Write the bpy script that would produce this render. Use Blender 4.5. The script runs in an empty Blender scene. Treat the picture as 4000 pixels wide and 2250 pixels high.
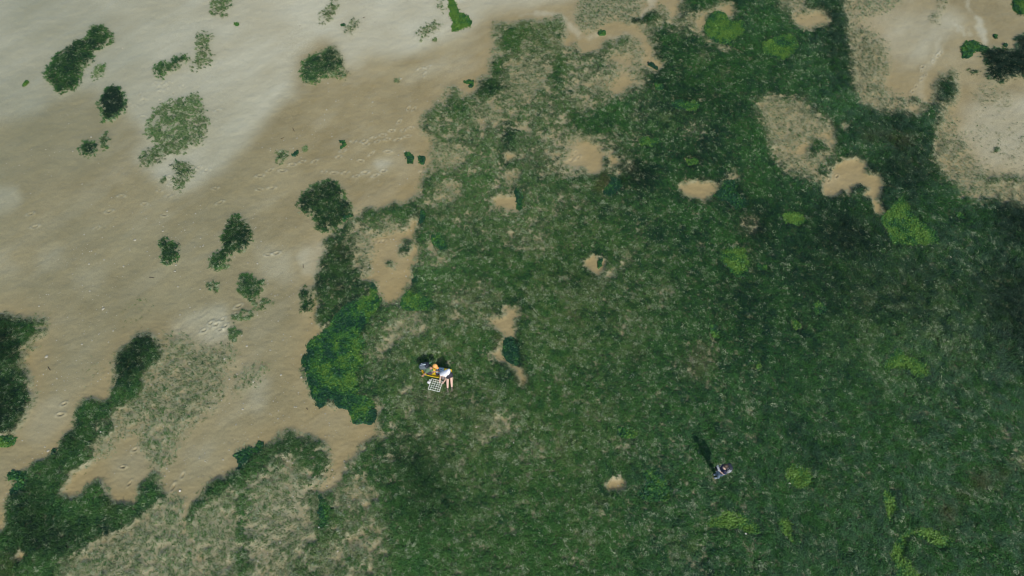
import bpy, bmesh, math, random
import numpy as np
from mathutils import Vector, Matrix

random.seed(7)
RNG = np.random.default_rng(11)
SC = bpy.context.scene
COL = SC.collection
R = math.radians

# ------------------------------------------------------------------ camera
TILT = R(32.0)          # drone camera, tilted this far up from straight down
F = 2703.0              # focal length in pixels of a 4000 x 2250 frame
HGT = 27.6
cd = bpy.data.cameras.new('camera')
cd.sensor_width = 36.0
cd.lens = 36.0 * F / 4000.0
cd.clip_end = 20000
cam = bpy.data.objects.new('camera', cd)
cam.location = (0, 0, HGT)
cam.rotation_euler = (TILT, 0, 0)
COL.objects.link(cam)
SC.camera = cam
ST, CT = math.sin(TILT), math.cos(TILT)

def ground(X, Y, z=0.0):
    """frame pixel (4000 x 2250) -> world point at height z"""
    X = np.asarray(X, float); Y = np.asarray(Y, float)
    a = (X - 2000) / F; b = -(Y - 1125) / F
    dy = ST + b * CT; dz = -CT + b * ST
    t = (HGT - z) / -dz
    return a * t, dy * t

def P(X, Y, z=0.0):
    x, y = ground(X, Y, z)
    return Vector((float(x), float(y), float(z)))

def to_px(x, y, z=0.0):
    zc = y * ST + (HGT - z) * CT
    yc = y * CT + (z - HGT) * ST
    return 2000 + F * x / zc, 1125 - F * yc / zc

# ------------------------------------------------------------------ light
_a = P(2792, 1868); _b = P(2702, 1698)
_d = _b - _a
SUN_ELEV = math.atan2(1.62, _d.length)
SUN_AZ = math.atan2(-_d.x, -_d.y)          # direction the light comes from, clockwise from +y
sd = bpy.data.lights.new('sun', 'SUN')
sd.energy = 3.1
sd.angle = R(0.5)
sd.color = (1.0, 0.95, 0.87)
sun = bpy.data.objects.new('sun', sd)
dirv = Vector((_d.normalized().x * math.cos(SUN_ELEV), _d.normalized().y * math.cos(SUN_ELEV), -math.sin(SUN_ELEV)))
sun.rotation_euler = dirv.to_track_quat('-Z', 'Y').to_euler()
sun.location = (0, 0, 60)
COL.objects.link(sun)
print('SUN elev', math.degrees(SUN_ELEV), 'az', math.degrees(SUN_AZ))
w = bpy.data.worlds.new('World')
SC.world = w
w.use_nodes = True
nt = w.node_tree
bg = nt.nodes['Background']
sky = nt.nodes.new('ShaderNodeTexSky')
sky.sky_type = 'NISHITA'
sky.sun_disc = False
sky.sun_elevation = SUN_ELEV
sky.sun_rotation = SUN_AZ
nt.links.new(sky.outputs[0], bg.inputs[0])
bg.inputs[1].default_value = 0.13
SC.view_settings.view_transform = 'Standard'
SC.view_settings.look = 'None'
SC.view_settings.exposure = 0.08
SC.view_settings.gamma = 1.0
SC.view_settings.use_curve_mapping = False
SC.cycles.pixel_filter_type = 'BLACKMAN_HARRIS'
SC.cycles.filter_width = 1.15

# ------------------------------------------------------------------ noise
def hash2(ix, iy, s):
    h = (ix.astype(np.int64) * 374761393 + iy.astype(np.int64) * 668265263 + s * 1442695041) & 0xFFFFFFFF
    h = ((h ^ (h >> 13)) * 1274126177) & 0xFFFFFFFF
    return ((h ^ (h >> 16)) & 0xFFFF) / 65535.0

def vnoise(x, y, s=0):
    ix = np.floor(x); iy = np.floor(y)
    fx = x - ix; fy = y - iy
    fx = fx * fx * (3 - 2 * fx); fy = fy * fy * (3 - 2 * fy)
    a = hash2(ix, iy, s); b = hash2(ix + 1, iy, s); c = hash2(ix, iy + 1, s); d = hash2(ix + 1, iy + 1, s)
    return a + (b - a) * fx + (c - a) * fy + (a - b - c + d) * fx * fy

def fbm(x, y, s=0, octv=4, gain=0.5):
    t = 0; amp = 1; tot = 0
    for k in range(octv):
        t = t + amp * vnoise(x * 2 ** k + 17.3 * k, y * 2 ** k - 9.1 * k, s + k * 31); tot += amp; amp *= gain
    return t / tot                      # 0..1

def sstep(a, b, x):
    t = np.clip((x - a) / (b - a), 0, 1)
    return t * t * (3 - 2 * t)

def blur(a, r):
    r = int(round(r))
    if r < 1: return a
    for _ in range(2):
        for ax in (0, 1):
            p = np.pad(a, [(r + 1, r) if k == ax else (0, 0) for k in (0, 1)], mode='edge')
            c = np.cumsum(p, axis=ax)
            n = a.shape[ax]; w_ = 2 * r + 1
            if ax == 0: a = (c[w_:w_ + n] - c[:n]) / w_
            else: a = (c[:, w_:w_ + n] - c[:, :n]) / w_
    return a

# ------------------------------------------------------------------ where grass, weed and sand lie (surveyed map)
STEP = 4
GX = np.arange(-340, 4344, STEP); GY = np.arange(-340, 2596, STEP)
NX, NY = len(GX), len(GY)
PX, PY = np.meshgrid(GX.astype(float), GY.astype(float))
WXg, WYg = ground(PX, PY)
warpx = (fbm(WXg * 1.1, WYg * 1.1, 1, 3) - .5) * 44 + (fbm(WXg * 5, WYg * 5, 2, 2) - .5) * 22 + (fbm(WXg * 11, WYg * 11, 3, 2) - .5) * 20
warpy = (fbm(WXg * 1.1, WYg * 1.1, 5, 3) - .5) * 44 + (fbm(WXg * 5, WYg * 5, 6, 2) - .5) * 22 + (fbm(WXg * 11, WYg * 11, 7, 2) - .5) * 20

def pts_of(crop, s, over=22):
    """outline points noted on one of twelve survey tiles -> full frame; a point on a tile edge runs a little over it"""
    i, j = max(crop[0], 0), crop[1]
    out = []
    for q in s.split():
        x, y = q.split(',')
        X = 1000 * i + float(x) / 1.932; Y = 750 * j + float(y) / 1.932
        if crop[0] >= 0:
            if X < 1: X -= 400
            elif X > 3999: X += 400
            elif abs(X - 1000 * i) < 1: X -= over
            elif abs(X - 1000 * i - 1000) < 1: X += over
            if Y < 1: Y -= 400
            elif Y > 2249: Y += 400
            elif abs(Y - 750 * j) < 1: Y -= over
            elif abs(Y - 750 * j - 750) < 1: Y += over
        out.append((X, Y))
    return np.array(out)

def raster(pts, soft=10, wamp=1.0):
    """soft mask of a polygon on the map grid: (row slice, column slice, mask)"""
    m = 40 + 3 * soft
    x0, x1 = pts[:, 0].min() - m, pts[:, 0].max() + m
    y0, y1 = pts[:, 1].min() - m, pts[:, 1].max() + m
    c0 = max(0, int((x0 - GX[0]) / STEP)); c1 = min(NX, int((x1 - GX[0]) / STEP) + 2)
    r0 = max(0, int((y0 - GY[0]) / STEP)); r1 = min(NY, int((y1 - GY[0]) / STEP) + 2)
    sl = (slice(r0, r1), slice(c0, c1))
    X = PX[sl] + warpx[sl] * wamp; Y = PY[sl] + warpy[sl] * wamp
    ins = np.zeros(X.shape, bool)
    n = len(pts)
    for k in range(n):
        xa, ya = pts[k]; xb, yb = pts[(k + 1) % n]
        if ya == yb: continue
        cr = ((ya > Y) != (yb > Y)) & (X < (xb - xa) * (Y - ya) / (yb - ya) + xa)
        ins ^= cr
    return sl, blur(ins.astype(float), soft / STEP)

def lookup(F_, X, Y):
    u = np.clip((X - GX[0]) / STEP, 0, NX - 1.001); v = np.clip((Y - GY[0]) / STEP, 0, NY - 1.001)
    i = u.astype(int); j = v.astype(int); fu = u - i; fv = v - j
    return (F_[j, i] * (1 - fu) + F_[j, i + 1] * fu) * (1 - fv) + (F_[j + 1, i] * (1 - fu) + F_[j + 1, i + 1] * fu) * fv
# base areas of the meadow: (crop column, row), cover, softness, outline
BASE = [
((1,0),.72,10,'1932,230 1880,250 1850,330 1860,390 1920,410 1790,460 1770,530 1800,590 1720,600 1670,640 1650,700 1600,740 1510,760 1540,680 1470,640 1430,680 1430,730 1360,780 1330,830 1280,850 1240,950 1260,1000 1340,1030 1350,1110 1350,1200 1320,1260 1280,1340 1260,1449 1932,1449'),
((2,0),.7,10,'0,215 100,180 200,150 300,125 370,115 390,180 440,260 520,330 700,420 1000,600 1000,1449 0,1449'),
((2,0),.95,26,'700,900 830,700 1000,720 930,560 1060,480 1000,380 1060,330 980,250 1080,150 1240,140 1320,0 1932,0 1932,1449 760,1449 900,1300 780,1150 960,1020 860,900'),
((2,0),.42,10,'480,110 560,20 700,0 960,0 1020,50 1000,120 870,160 700,200 600,260 510,250 470,180'),
((3,0),.97,12,'0,0 560,0 600,80 590,150 640,180 650,260 640,420 620,560 690,700 740,820 900,840 980,860 1140,900 1180,830 1250,800 1250,660 1320,590 1320,530 1400,540 1460,560 1390,600 1420,650 1410,760 1310,810 1310,1000 1300,1200 1330,1300 1400,1380 1500,1449 0,1449'),
((1,1),.9,8,'740,210 860,130 930,170 1000,130 1060,90 1110,110 1210,60 1300,0 1932,0 1932,1449 430,1449 360,1300 450,1100 520,1050 470,1020 450,950 460,870 440,780 455,690 470,620 490,540 530,420 570,350 640,270'),
((2,1),.93,12,'0,0 1932,0 1932,1449 0,1449'),
((3,1),.98,12,'0,0 1932,0 1932,1449 0,1449'),
((0,1),.95,10,'0,980 70,930 130,940 200,950 270,940 310,890 330,930 340,1000 330,1070 260,1120 190,1150 150,1200 150,1260 120,1310 60,1370 50,1449 0,1449'),
((0,1),.95,10,'1050,1060 1110,1060 1170,1100 1200,1160 1240,1180 1200,1300 1130,1380 1050,1449 950,1449 880,1400 870,1320 900,1230 960,1170 1000,1100 1000,1080'),
((0,1),.42,14,'1200,1100 1290,1100 1400,1110 1540,1160 1700,1150 1780,1200 1760,1300 1700,1400 1600,1449 1050,1449 1130,1380 1210,1280 1240,1170'),
((0,2),.95,10,'0,0 200,0 230,60 290,90 250,160 190,230 140,330 120,400 0,420'),
((0,2),.97,8,'960,0 1040,0 1030,60 950,170 900,190 890,230 800,280 880,330 790,420 700,480 720,590 650,650 530,670 510,740 470,800 520,880 560,820 680,790 820,770 840,830 900,900 1000,870 1060,820 1090,780 1150,740 1200,680 1240,700 1230,790 1300,850 1130,940 1060,990 960,1080 880,1140 740,1200 560,1290 430,1449 0,1449 0,1180 60,1100 50,1030 60,900 110,850 80,800 130,750 130,700 60,710 60,660 130,640 240,640 280,580 400,540 460,480 500,390 580,350 550,290 560,230 620,170 640,140 720,120 830,110 870,40'),
((0,2),.42,14,'1020,0 1600,0 1740,60 1600,210 1480,260 1420,370 1380,430 1330,540 1290,620 1240,640 1120,530 1080,420 1050,320 930,420 880,440 780,420 900,310 880,200 960,150'),
((0,2),.36,12,'1650,100 1740,60 1850,0 1932,0 1890,60 1640,110'),
((0,2),.46,12,'430,1449 560,1290 740,1200 960,1080 1130,940 1300,850 1440,880 1390,1020 1340,1140 1390,1170 1440,1120 1500,920 1600,790 1700,740 1800,700 1932,560 1932,1449'),
((1,2),.88,10,'830,0 1932,0 1932,1449 0,1449 0,540 60,480 150,420 240,370 350,400 480,440 540,490 550,640 500,740 460,790 520,815 560,800 600,730 640,650 690,600 760,550 820,490 900,430 970,390 880,350 900,280 905,150 850,90'),
((2,2),.92,12,'0,0 1932,0 1932,1449 0,1449'),
((3,2),.96,12,'0,0 1932,0 1932,1449 0,1449'),
]
# holes, thin places and tufts painted over the base, in order
OVER = [
((2,0),.86,38,'820,700 1000,560 1080,700 1000,1000 900,1200 760,1300 800,1000'),
((1,0),.98,12,'1680,620 1800,600 1850,700 1750,800 1660,760'), ((1,0),.95,14,'1880,1000 1932,950 1932,1300 1850,1280'),
((1,0),.98,10,'1932,230 1880,250 1850,330 1870,400 1932,400'), ((1,0),.97,12,'1770,460 1830,460 1840,560 1780,560'),
((1,0),.9,14,'1480,780 1620,760 1700,860 1600,950 1480,900'),
((1,0),.05,10,'1430,1150 1520,1160 1540,1210 1490,1260 1400,1220'), ((1,0),.05,10,'1380,1400 1560,1380 1560,1449 1370,1449'),
((1,0),.25,12,'1780,1340 1932,1320 1932,1400 1850,1390'), ((1,0),.4,14,'1340,1100 1440,1080 1560,1150 1500,1300 1340,1300 1330,1200'),
((1,0),.45,16,'1650,800 1800,760 1900,900 1800,1000 1660,930'),
((2,0),.0,7,'340,340 440,280 560,300 700,200 860,180 900,250 940,240 1060,330 1060,420 1140,480 1100,540 1020,520 930,480 930,400 900,340 860,280 740,290 640,380 590,430 520,400 480,350 400,370'),
((2,0),.0,8,'370,110 440,170 520,260 560,290 440,300 390,200'),
((2,0),.7,8,'700,330 780,290 880,280 900,340 880,400 780,400 640,440 650,380'), ((2,0),.3,10,'800,380 900,350 890,430 800,440'),
((2,0),.5,10,'900,300 950,290 960,400 1000,440 940,480 900,400'),
((2,0),.0,8,'960,0 1070,10 1090,70 1040,110 960,160 930,160 990,100 1040,60'), ((2,0),.98,7,'870,130 960,160 1080,110 1130,130 1000,210 900,180'),
((2,0),.0,9,'1100,60 1150,0 1320,0 1260,90 1240,140 1160,120'), ((2,0),.5,10,'1110,60 1180,90 1180,140 1110,130'),
((2,0),.05,14,'790,500 880,520 930,590 1000,620 980,690 900,680 840,740 740,770 740,700 620,690 740,600 800,580'),
((2,0),.35,16,'600,640 740,600 740,720 640,720'), ((2,0),.3,14,'880,500 1000,470 1020,540 930,570'),
((2,0),.0,8,'1510,50 1620,10 1670,40 1690,130 1640,160 1540,90 1460,150 1450,280 1500,310 1660,380 1640,410 1540,350 1450,300 1380,270 1380,200 1310,110 1400,110'),
((2,0),.3,14,'1310,80 1400,120 1380,260 1330,240'), ((2,0),.35,14,'1240,150 1330,180 1350,260 1230,240'),
((2,0),.0,9,'430,1070 560,1040 650,1080 660,1130 710,1170 700,1280 640,1340 600,1350 520,1260 350,1250 370,1200 420,1150'),
((2,0),.35,14,'420,1060 500,1020 480,1130 400,1180 300,1120'), ((2,0),.97,6,'715,1180 740,1220 735,1290 700,1290 700,1200'),
((2,0),.0,5,'730,1175 800,1160 840,1200 800,1270 740,1290 745,1220'), ((2,0),.97,7,'640,1320 720,1300 740,1370 660,1400 610,1390'),
((2,0),.0,7,'0,1170 50,1180 40,1230 0,1240'), ((2,0),.0,6,'0,1310 50,1330 40,1390 0,1410'),
((2,0),.0,8,'1270,1400 1350,1380 1480,1410 1560,1420 1550,1449 1290,1449'), ((2,0),.0,5,'1690,1310 1700,1340 1640,1360'), ((2,0),.0,5,'1590,1370 1612,1380 1600,1410'),
((2,0),.4,16,'1330,960 1450,940 1440,1000 1320,1030'), ((2,0),.2,9,'1520,540 1600,540 1630,570 1580,590'), ((2,0),.3,16,'1840,780 1932,770 1932,900 1860,840'),
((2,0),.5,18,'960,780 1040,760 1000,850'), ((2,0),.3,12,'1390,390 1460,420 1450,450 1400,430'), ((2,0),.5,14,'740,900 800,880 790,1010 700,1030'),
((2,0),.95,16,'290,480 380,420 420,520 400,700 300,640'), ((2,0),.95,14,'0,230 110,200 120,260 0,400'), ((2,0),.97,14,'430,800 540,900 800,760 900,800 860,1000 640,1040 480,980'),
((2,0),.1,10,'270,510 300,520 280,590 255,570'), ((2,0),.2,12,'480,760 550,800 530,840 470,820'), ((2,0),.2,12,'280,830 340,850 320,880 270,860'),
((2,0),.42,22,'0,460 230,440 260,640 150,760 0,820'), ((2,0),.45,22,'430,460 560,520 640,600 560,700 440,640'),
((3,0),.33,12,'-90,790 -30,740 100,735 250,760 340,830 430,890 460,940 500,980 490,1200 420,1300 430,1400 240,1335 110,1290 20,1180 -30,1000'),
((3,0),.03,8,'390,1000 500,970 510,1090 500,1180 470,1130 430,1060 360,1040'), ((3,0),.0,7,'540,960 600,950 615,980 560,995'),
((3,0),.0,8,'180,1150 260,1080 320,1100 280,1180 200,1170'),
((3,0),.0,6,'500,1220 590,1180 650,1185 720,1220 750,1290 830,1380 845,1449 420,1449 430,1380 510,1290'),
((3,0),.85,9,'340,1060 440,1060 460,1130 400,1180 280,1200 310,1120'), ((3,0),.85,7,'470,1210 500,1230 470,1300 390,1310 420,1240'),
((3,0),.97,6,'540,1449 600,1420 690,1410 770,1440 700,1449'),
((3,0),.05,10,'170,80 230,60 330,90 400,80 460,130 480,170 420,210 270,220 180,180'), ((3,0),.4,12,'70,60 240,0 300,60 180,110 120,120'),
((3,0),.3,12,'560,0 1180,0 1000,60 700,160 640,170 600,60'),
((3,0),.38,12,'640,180 760,230 870,290 930,420 900,500 870,680 1000,740 1110,760 900,830 750,820 700,700 640,560 660,400'),
((3,0),.3,8,'1190,110 1280,90 1320,120 1260,190 1200,170'), ((3,0),.45,8,'1260,0 1380,0 1330,70 1290,80'), ((3,0),.16,10,'910,150 1110,170 1110,200 910,190'),
((3,0),.85,8,'1080,750 1140,740 1170,790 1100,810'), ((3,0),.85,10,'980,760 1040,760 1050,830 990,830'), ((3,0),.1,9,'1080,820 1160,810 1170,860 1120,890 1070,860'),
((3,0),.25,18,'1310,820 1400,860 1440,900 1400,1000 1480,1080 1500,1160 1600,1250 1640,1350 1700,1449 1480,1449 1380,1360 1320,1250'),
((3,0),.5,16,'1310,1040 1420,1060 1490,1160 1480,1220 1330,1180'), ((3,0),.5,14,'1500,1240 1600,1260 1630,1330 1540,1330'),
((3,0),.6,14,'1700,1380 1850,1370 1932,1400 1932,1449 1680,1449'), ((3,0),.1,20,'1450,880 1932,880 1932,1350 1700,1350 1600,1250'),
((3,0),.15,12,'1650,560 1800,620 1900,800 1700,850 1500,780'),
((1,1),.74,55,'1240,0 1600,-40 1990,-30 1990,260 1750,330 1500,200 1300,240'),((2,1),.78,55,'-40,-40 300,-30 640,-40 560,120 380,200 250,330 -40,280'),
((1,1),.0,9,'820,330 1000,290 1060,260 1120,270 1210,190 1230,270 1210,350 1230,450 1190,560 1190,640 1170,710 1100,770 1080,850 1020,880 930,840 910,760 900,680 830,700 780,690 870,600 840,520 870,440 830,400'),
((1,1),.38,12,'740,260 850,260 930,330 870,440 870,560 830,640 750,600 760,480 740,400'), ((1,1),.4,10,'930,200 1060,190 1070,260 1000,300 920,280'),
((1,1),.85,7,'1090,390 1180,370 1190,420 1150,480 1090,490'), ((1,1),.75,7,'1000,520 1060,520 1040,570 990,550'), ((1,1),.9,8,'750,590 800,600 810,650 750,660'),
((1,1),.05,7,'1300,340 1340,380 1370,440 1300,420'), ((1,1),.2,8,'1340,770 1390,790 1370,840 1340,810'),
((1,1),.45,20,'960,1010 1130,920 1300,930 1350,1000 1260,1060 1100,1090 920,1140 870,1100'), ((1,1),.42,16,'830,1120 960,1160 960,1240 880,1320 840,1260'),
((1,1),.0,9,'1750,960 1830,940 1932,910 1932,1090 1880,1100 1830,1040 1770,1000'), ((1,1),.0,7,'1820,1190 1860,1200 1900,1290 1850,1280 1800,1240'),
((1,1),.0,9,'1780,60 1850,50 1932,60 1932,140 1850,130 1780,100'), ((1,1),.1,9,'1420,30 1500,20 1540,50 1470,70'), ((1,1),.5,14,'1300,20 1420,0 1540,60 1420,120 1300,100'),
((1,1),.6,20,'1250,480 1400,440 1500,420 1480,560 1300,600'), ((1,1),.75,30,'1400,780 1700,700 1900,850 1700,1000 1400,1000'),
((1,1),.05,5,'1890,1085 1925,1100 1870,1130 1850,1200 1900,1290 1990,1330 2050,1420 2030,1440 1960,1360 1850,1280 1815,1200 1840,1120'),
((2,1),.0,8,'0,60 35,100 20,140 0,140'), ((2,1),.0,8,'0,870 50,860 70,880 40,920 0,990'), ((2,1),.0,8,'0,1310 60,1340 110,1400 80,1449 60,1400 0,1330'),
((2,1),.0,9,'1290,0 1560,0 1510,60 1450,100 1330,40'), ((2,1),.0,5,'1590,60 1625,65 1620,90 1595,95'),
((2,1),.0,7,'560,470 610,460 650,500 690,540 680,590 620,630 570,590 520,560'),
((2,1),.4,7,'640,740 690,650 850,510 960,300 975,310 880,520 710,690 660,750'), ((2,1),.5,18,'1420,1170 1510,1160 1450,1300 1330,1400 1350,1290'),
((2,1),.55,18,'1080,720 1200,700 1180,850 1100,840'), ((2,1),.6,20,'780,1000 880,1020 860,1120 800,1100'), ((2,1),.55,14,'1710,230 1830,200 1840,260 1740,320'),
((2,1),.7,20,'0,250 250,240 300,420 200,500 0,400'),
((3,1),.0,5,'580,0 640,0 620,30'), ((3,1),.0,5,'780,0 820,0 830,70 875,100 870,180 800,190 780,130 790,60'), ((3,1),.3,12,'1540,0 1932,0 1932,110 1850,100 1720,50 1600,30'),
((0,1),.12,14,'940,830 1200,750 1220,800 1130,900 1150,1040 900,1020 820,1080 800,1040 930,900'), ((0,1),.12,14,'600,1330 700,1220 800,1230 840,1300 740,1400 600,1449'),
((0,1),.25,10,'190,1150 310,1130 300,1180 170,1230'), ((0,1),.6,10,'250,960 310,930 330,1040 260,1040'),
((0,2),.35,12,'530,670 650,650 720,590 700,480 800,430 900,440 820,540 740,560 640,650'), ((0,2),.0,6,'170,1270 210,1290 150,1360 130,1340'),
((0,2),.3,8,'480,1340 520,1350 500,1390 465,1380'), ((0,2),.45,14,'460,1310 640,1260 800,1240 900,1300 780,1380 620,1449 440,1449'),
((0,2),.93,9,'1400,1110 1450,1000 1480,920 1550,860 1570,770 1660,740 1760,690 1830,600 1932,540 1932,700 1800,760 1700,830 1600,900 1500,1000 1430,1130'),
((0,2),.55,16,'1100,450 1230,400 1250,560 1180,700 1130,560'), ((0,2),.05,9,'1200,330 1260,320 1250,380 1200,380'), ((0,2),.75,12,'700,300 860,250 860,330 760,400 690,380'),
((0,2),.4,20,'820,1240 900,1230 940,1300 850,1380'), ((0,2),.05,10,'1480,1290 1550,1320 1520,1370 1460,1340'), ((0,2),.0,7,'1420,900 1470,890 1420,1020 1390,1140 1350,1150 1385,1010'),
((1,2),.46,12,'0,720 60,700 200,590 330,590 430,640 470,780 480,1100 400,1150 420,1250 300,1330 200,1449 0,1449'),
((1,2),.42,14,'570,800 640,760 700,690 800,700 850,780 930,820 920,920 850,970 700,940 600,960'),
((1,2),.62,50,'500,1100 900,960 1100,900 1060,1200 1000,1449 260,1449 420,1250'), ((1,2),.97,50,'1000,900 1100,600 1400,500 1450,800 1400,1200 1200,1449 1000,1449 1060,1200'),
((1,2),.5,20,'1130,60 1340,60 1360,150 1200,200 1120,140'), ((1,2),.62,26,'1680,250 1880,200 1932,350 1700,420'), ((1,2),.1,8,'640,640 600,740 560,800 500,810 460,790 500,720 550,640'),
((2,2),.0,7,'710,760 780,720 860,730 885,780 820,800 760,815 720,790'), ((2,2),.5,16,'620,900 700,870 700,930 640,940'), ((2,2),.7,30,'150,440 400,420 300,560 60,600'),
((3,2),.5,14,'1740,330 1830,320 1810,380 1740,380'), ((3,2),.4,14,'1800,560 1932,570 1900,640 1780,620'),
]
# pale patches of sand; the top left film's sky reflection is put into colour
PALE = [
((-1,0),1.0,23,'-900,-900 9000,-900 3860,70 3650,140 3530,240 3380,330 3180,400 2930,440 2830,420 2760,430 2680,490 2570,470 2560,370 2490,320 2380,265 2340,330 2250,420 2220,600 2220,690 2190,750 2110,735 2060,810 2000,890 1960,980 1930,1040 1820,1150 1700,1270 1560,1350 1440,1440 1250,1440 1150,1330 1080,1270 990,1150 1100,1050 1000,900 950,850 860,800 790,740 700,690 560,690 400,730 330,820 180,890 -900,1000'),
((0,0),.35,16,'250,0 420,0 330,50 230,90 70,100 60,80'), ((0,0),.3,10,'370,140 470,130 550,130 520,200 400,220 360,200'), ((0,0),.4,8,'1120,680 1250,690 1230,790 1120,780'),
((0,0),.35,8,'220,330 270,330 270,370 225,370'), ((0,0),.4,8,'330,360 450,320 440,370 240,460 250,430'), ((0,0),.3,14,'640,140 890,115 880,160 780,180'),
((0,1),.75,16,'0,0 150,0 150,80 60,180 0,200'), ((0,1),.35,16,'280,420 450,400 420,560 260,560'), ((0,1),.7,14,'1320,1000 1500,900 1700,850 1740,980 1740,1140 1560,1130 1300,1120'),
((0,1),.35,22,'640,560 820,560 760,780 560,740'), ((0,1),.35,20,'0,460 120,480 160,620 0,600'),
((1,0),.6,8,'870,1220 1050,1200 970,1290 900,1270'), ((1,0),.4,22,'1000,560 1300,520 1650,420 1700,470 1450,560 1100,600'),
((1,1),.8,9,'300,480 560,340 500,560 460,660 330,600'), ((1,1),.4,20,'0,360 260,440 280,700 60,640'),
((2,0),1.0,5,'40,120 100,80 250,60 330,90 420,150 490,220 530,280 480,280 400,190 320,115 240,90 120,100'), ((2,0),.9,5,'520,280 700,265 880,255 880,275 700,290 540,300'),
((2,0),1.0,5,'960,0 1070,10 1090,70 1040,110 960,160 930,160 990,100 1040,60'),
((3,0),.95,5,'1430,0 1480,0 1510,70 1580,110 1610,190 1670,330 1650,370 1570,240 1545,120'), ((3,0),.85,5,'1330,130 1420,185 1560,265 1550,285 1410,210'),
((3,0),.6,7,'1250,250 1320,320 1300,400 1200,500 1170,560 1200,580 1150,670 1210,790 1190,800 1100,700 1140,600 1150,500 1280,380'),
((3,0),.55,24,'700,120 1180,60 1420,60 1500,240 1300,300 1180,480 950,460 840,260'), ((3,0),.55,24,'1450,760 1932,640 1932,1400 1620,1330 1440,1000'),
((3,0),.7,5,'1850,940 1932,900 1932,930 1880,960'), ((2,0),.45,16,'380,1100 540,1060 560,1250 360,1240'), ((3,0),.45,10,'430,1330 560,1270 520,1400 430,1420'),
((0,2),.5,16,'240,120 480,100 540,260 300,480 150,420'), ((0,2),.45,14,'820,560 1100,480 1140,760 860,800'), ((0,2),.3,26,'960,1100 1932,760 1932,1449 600,1449'), ((1,2),.35,22,'0,780 400,680 470,1080 0,1400'),
((0,2),.35,14,'1440,430 1650,420 1600,560 1380,580'), ((1,2),.6,10,'470,780 600,660 610,720 540,800'), ((1,2),.4,20,'0,0 120,0 80,200 0,260'),
]
# deeper, bluer or browner grass: (crop, amount, softness, outline)
DARK = [
((3,1),1.0,80,'350,120 700,150 950,480 1300,480 1200,560 760,560 300,480'), ((3,1),1.0,60,'1600,60 1932,120 1932,560 1750,420'), ((3,1),.9,90,'1500,500 1932,500 1932,1449 1700,1300'),
((2,1),.8,50,'1660,180 1932,100 1932,500 1720,420'), ((3,0),.8,60,'480,0 640,180 640,420 580,700 440,500 440,200'), ((3,0),.9,50,'720,840 1000,860 1140,920 1000,1000 740,980'),
((2,0),.45,90,'1060,620 1300,560 1600,760 1700,1100 1400,1300 1150,1150'), ((2,0),.9,30,'870,130 1130,120 1000,210 900,190'), ((2,0),.8,30,'860,1180 1100,1250 1000,1449 780,1400'),
((0,2),.9,50,'500,380 900,180 960,150 860,260 600,500 420,650 140,900 100,1300 400,1300 900,1120 1200,760 1100,860 700,1100 360,1000 480,560'),
((0,1),.9,30,'880,1360 950,1180 1060,1070 1160,1110 1120,1330 960,1449'), ((0,1),.9,30,'0,980 100,950 160,1080 120,1250 0,1449'), ((0,2),.9,40,'0,0 190,0 200,160 80,380 0,400'),
((1,1),.55,40,'380,0 640,0 700,100 560,260 400,160'), ((1,1),.5,50,'600,300 760,260 760,600 560,1000 460,900 500,560'), ((1,2),.7,40,'0,560 240,380 520,470 540,620 300,560 0,700'),
((1,2),.75,70,'1000,420 1350,460 1500,700 1350,1100 1150,1050 1080,700'), ((0,2),.7,30,'1420,1080 1560,800 1932,570 1932,660 1620,860'), ((3,0),.7,30,'1260,660 1400,600 1390,760 1200,860 1240,780'),
((3,0),.8,60,'720,1200 860,1400 1200,1449 1300,1200 1100,1000'), ((2,1),.5,90,'1300,700 1932,700 1932,1000 1400,1000'), ((3,1),.6,120,'0,200 900,500 1500,600 1500,1000 300,900'), ((3,2),.1,160,'0,300 1200,300 1600,1200 0,1449'),
((1,0),.6,26,'1660,620 1860,600 1850,720 1650,760'), ((2,1),.55,30,'300,620 700,600 700,700 400,720'), ((1,0),.5,26,'1880,900 1932,900 1932,1300 1800,1280'),
]
OLIVE = [
((1,1),.6,60,'1200,900 1700,700 1932,900 1932,1200 1500,1300 1000,1449 900,1150'), ((1,2),.6,80,'1000,80 1900,0 1932,500 1600,900 1400,500 1000,350'), ((2,1),.45,120,'0,100 900,250 1200,900 700,1400 0,1300'),
((2,2),.4,120,'0,0 900,0 700,700 0,900'), ((1,2),.5,60,'400,1150 1000,1000 1000,1449 300,1449'), ((2,1),.8,30,'300,640 560,580 560,680 340,720'), ((2,2),.8,30,'600,860 780,850 740,980 620,960'),
((2,1),.8,40,'1380,1180 1520,1150 1460,1320 1320,1430'), ((2,2),.8,30,'460,1130 620,1120 620,1330 520,1250'), ((2,2),.7,30,'1220,1180 1380,1160 1380,1300 1240,1280'), ((0,2),.6,30,'460,720 540,740 540,880 480,880'),
((3,1),.35,140,'700,600 1500,600 1600,1300 500,1300'), ((2,0),.5,30,'1080,860 1320,850 1300,980 1100,960'), ((2,0),.6,20,'620,1380 760,1380 760,1449 640,1449'), ((2,0),.5,40,'0,100 400,100 560,500 0,500'),
]
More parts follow.
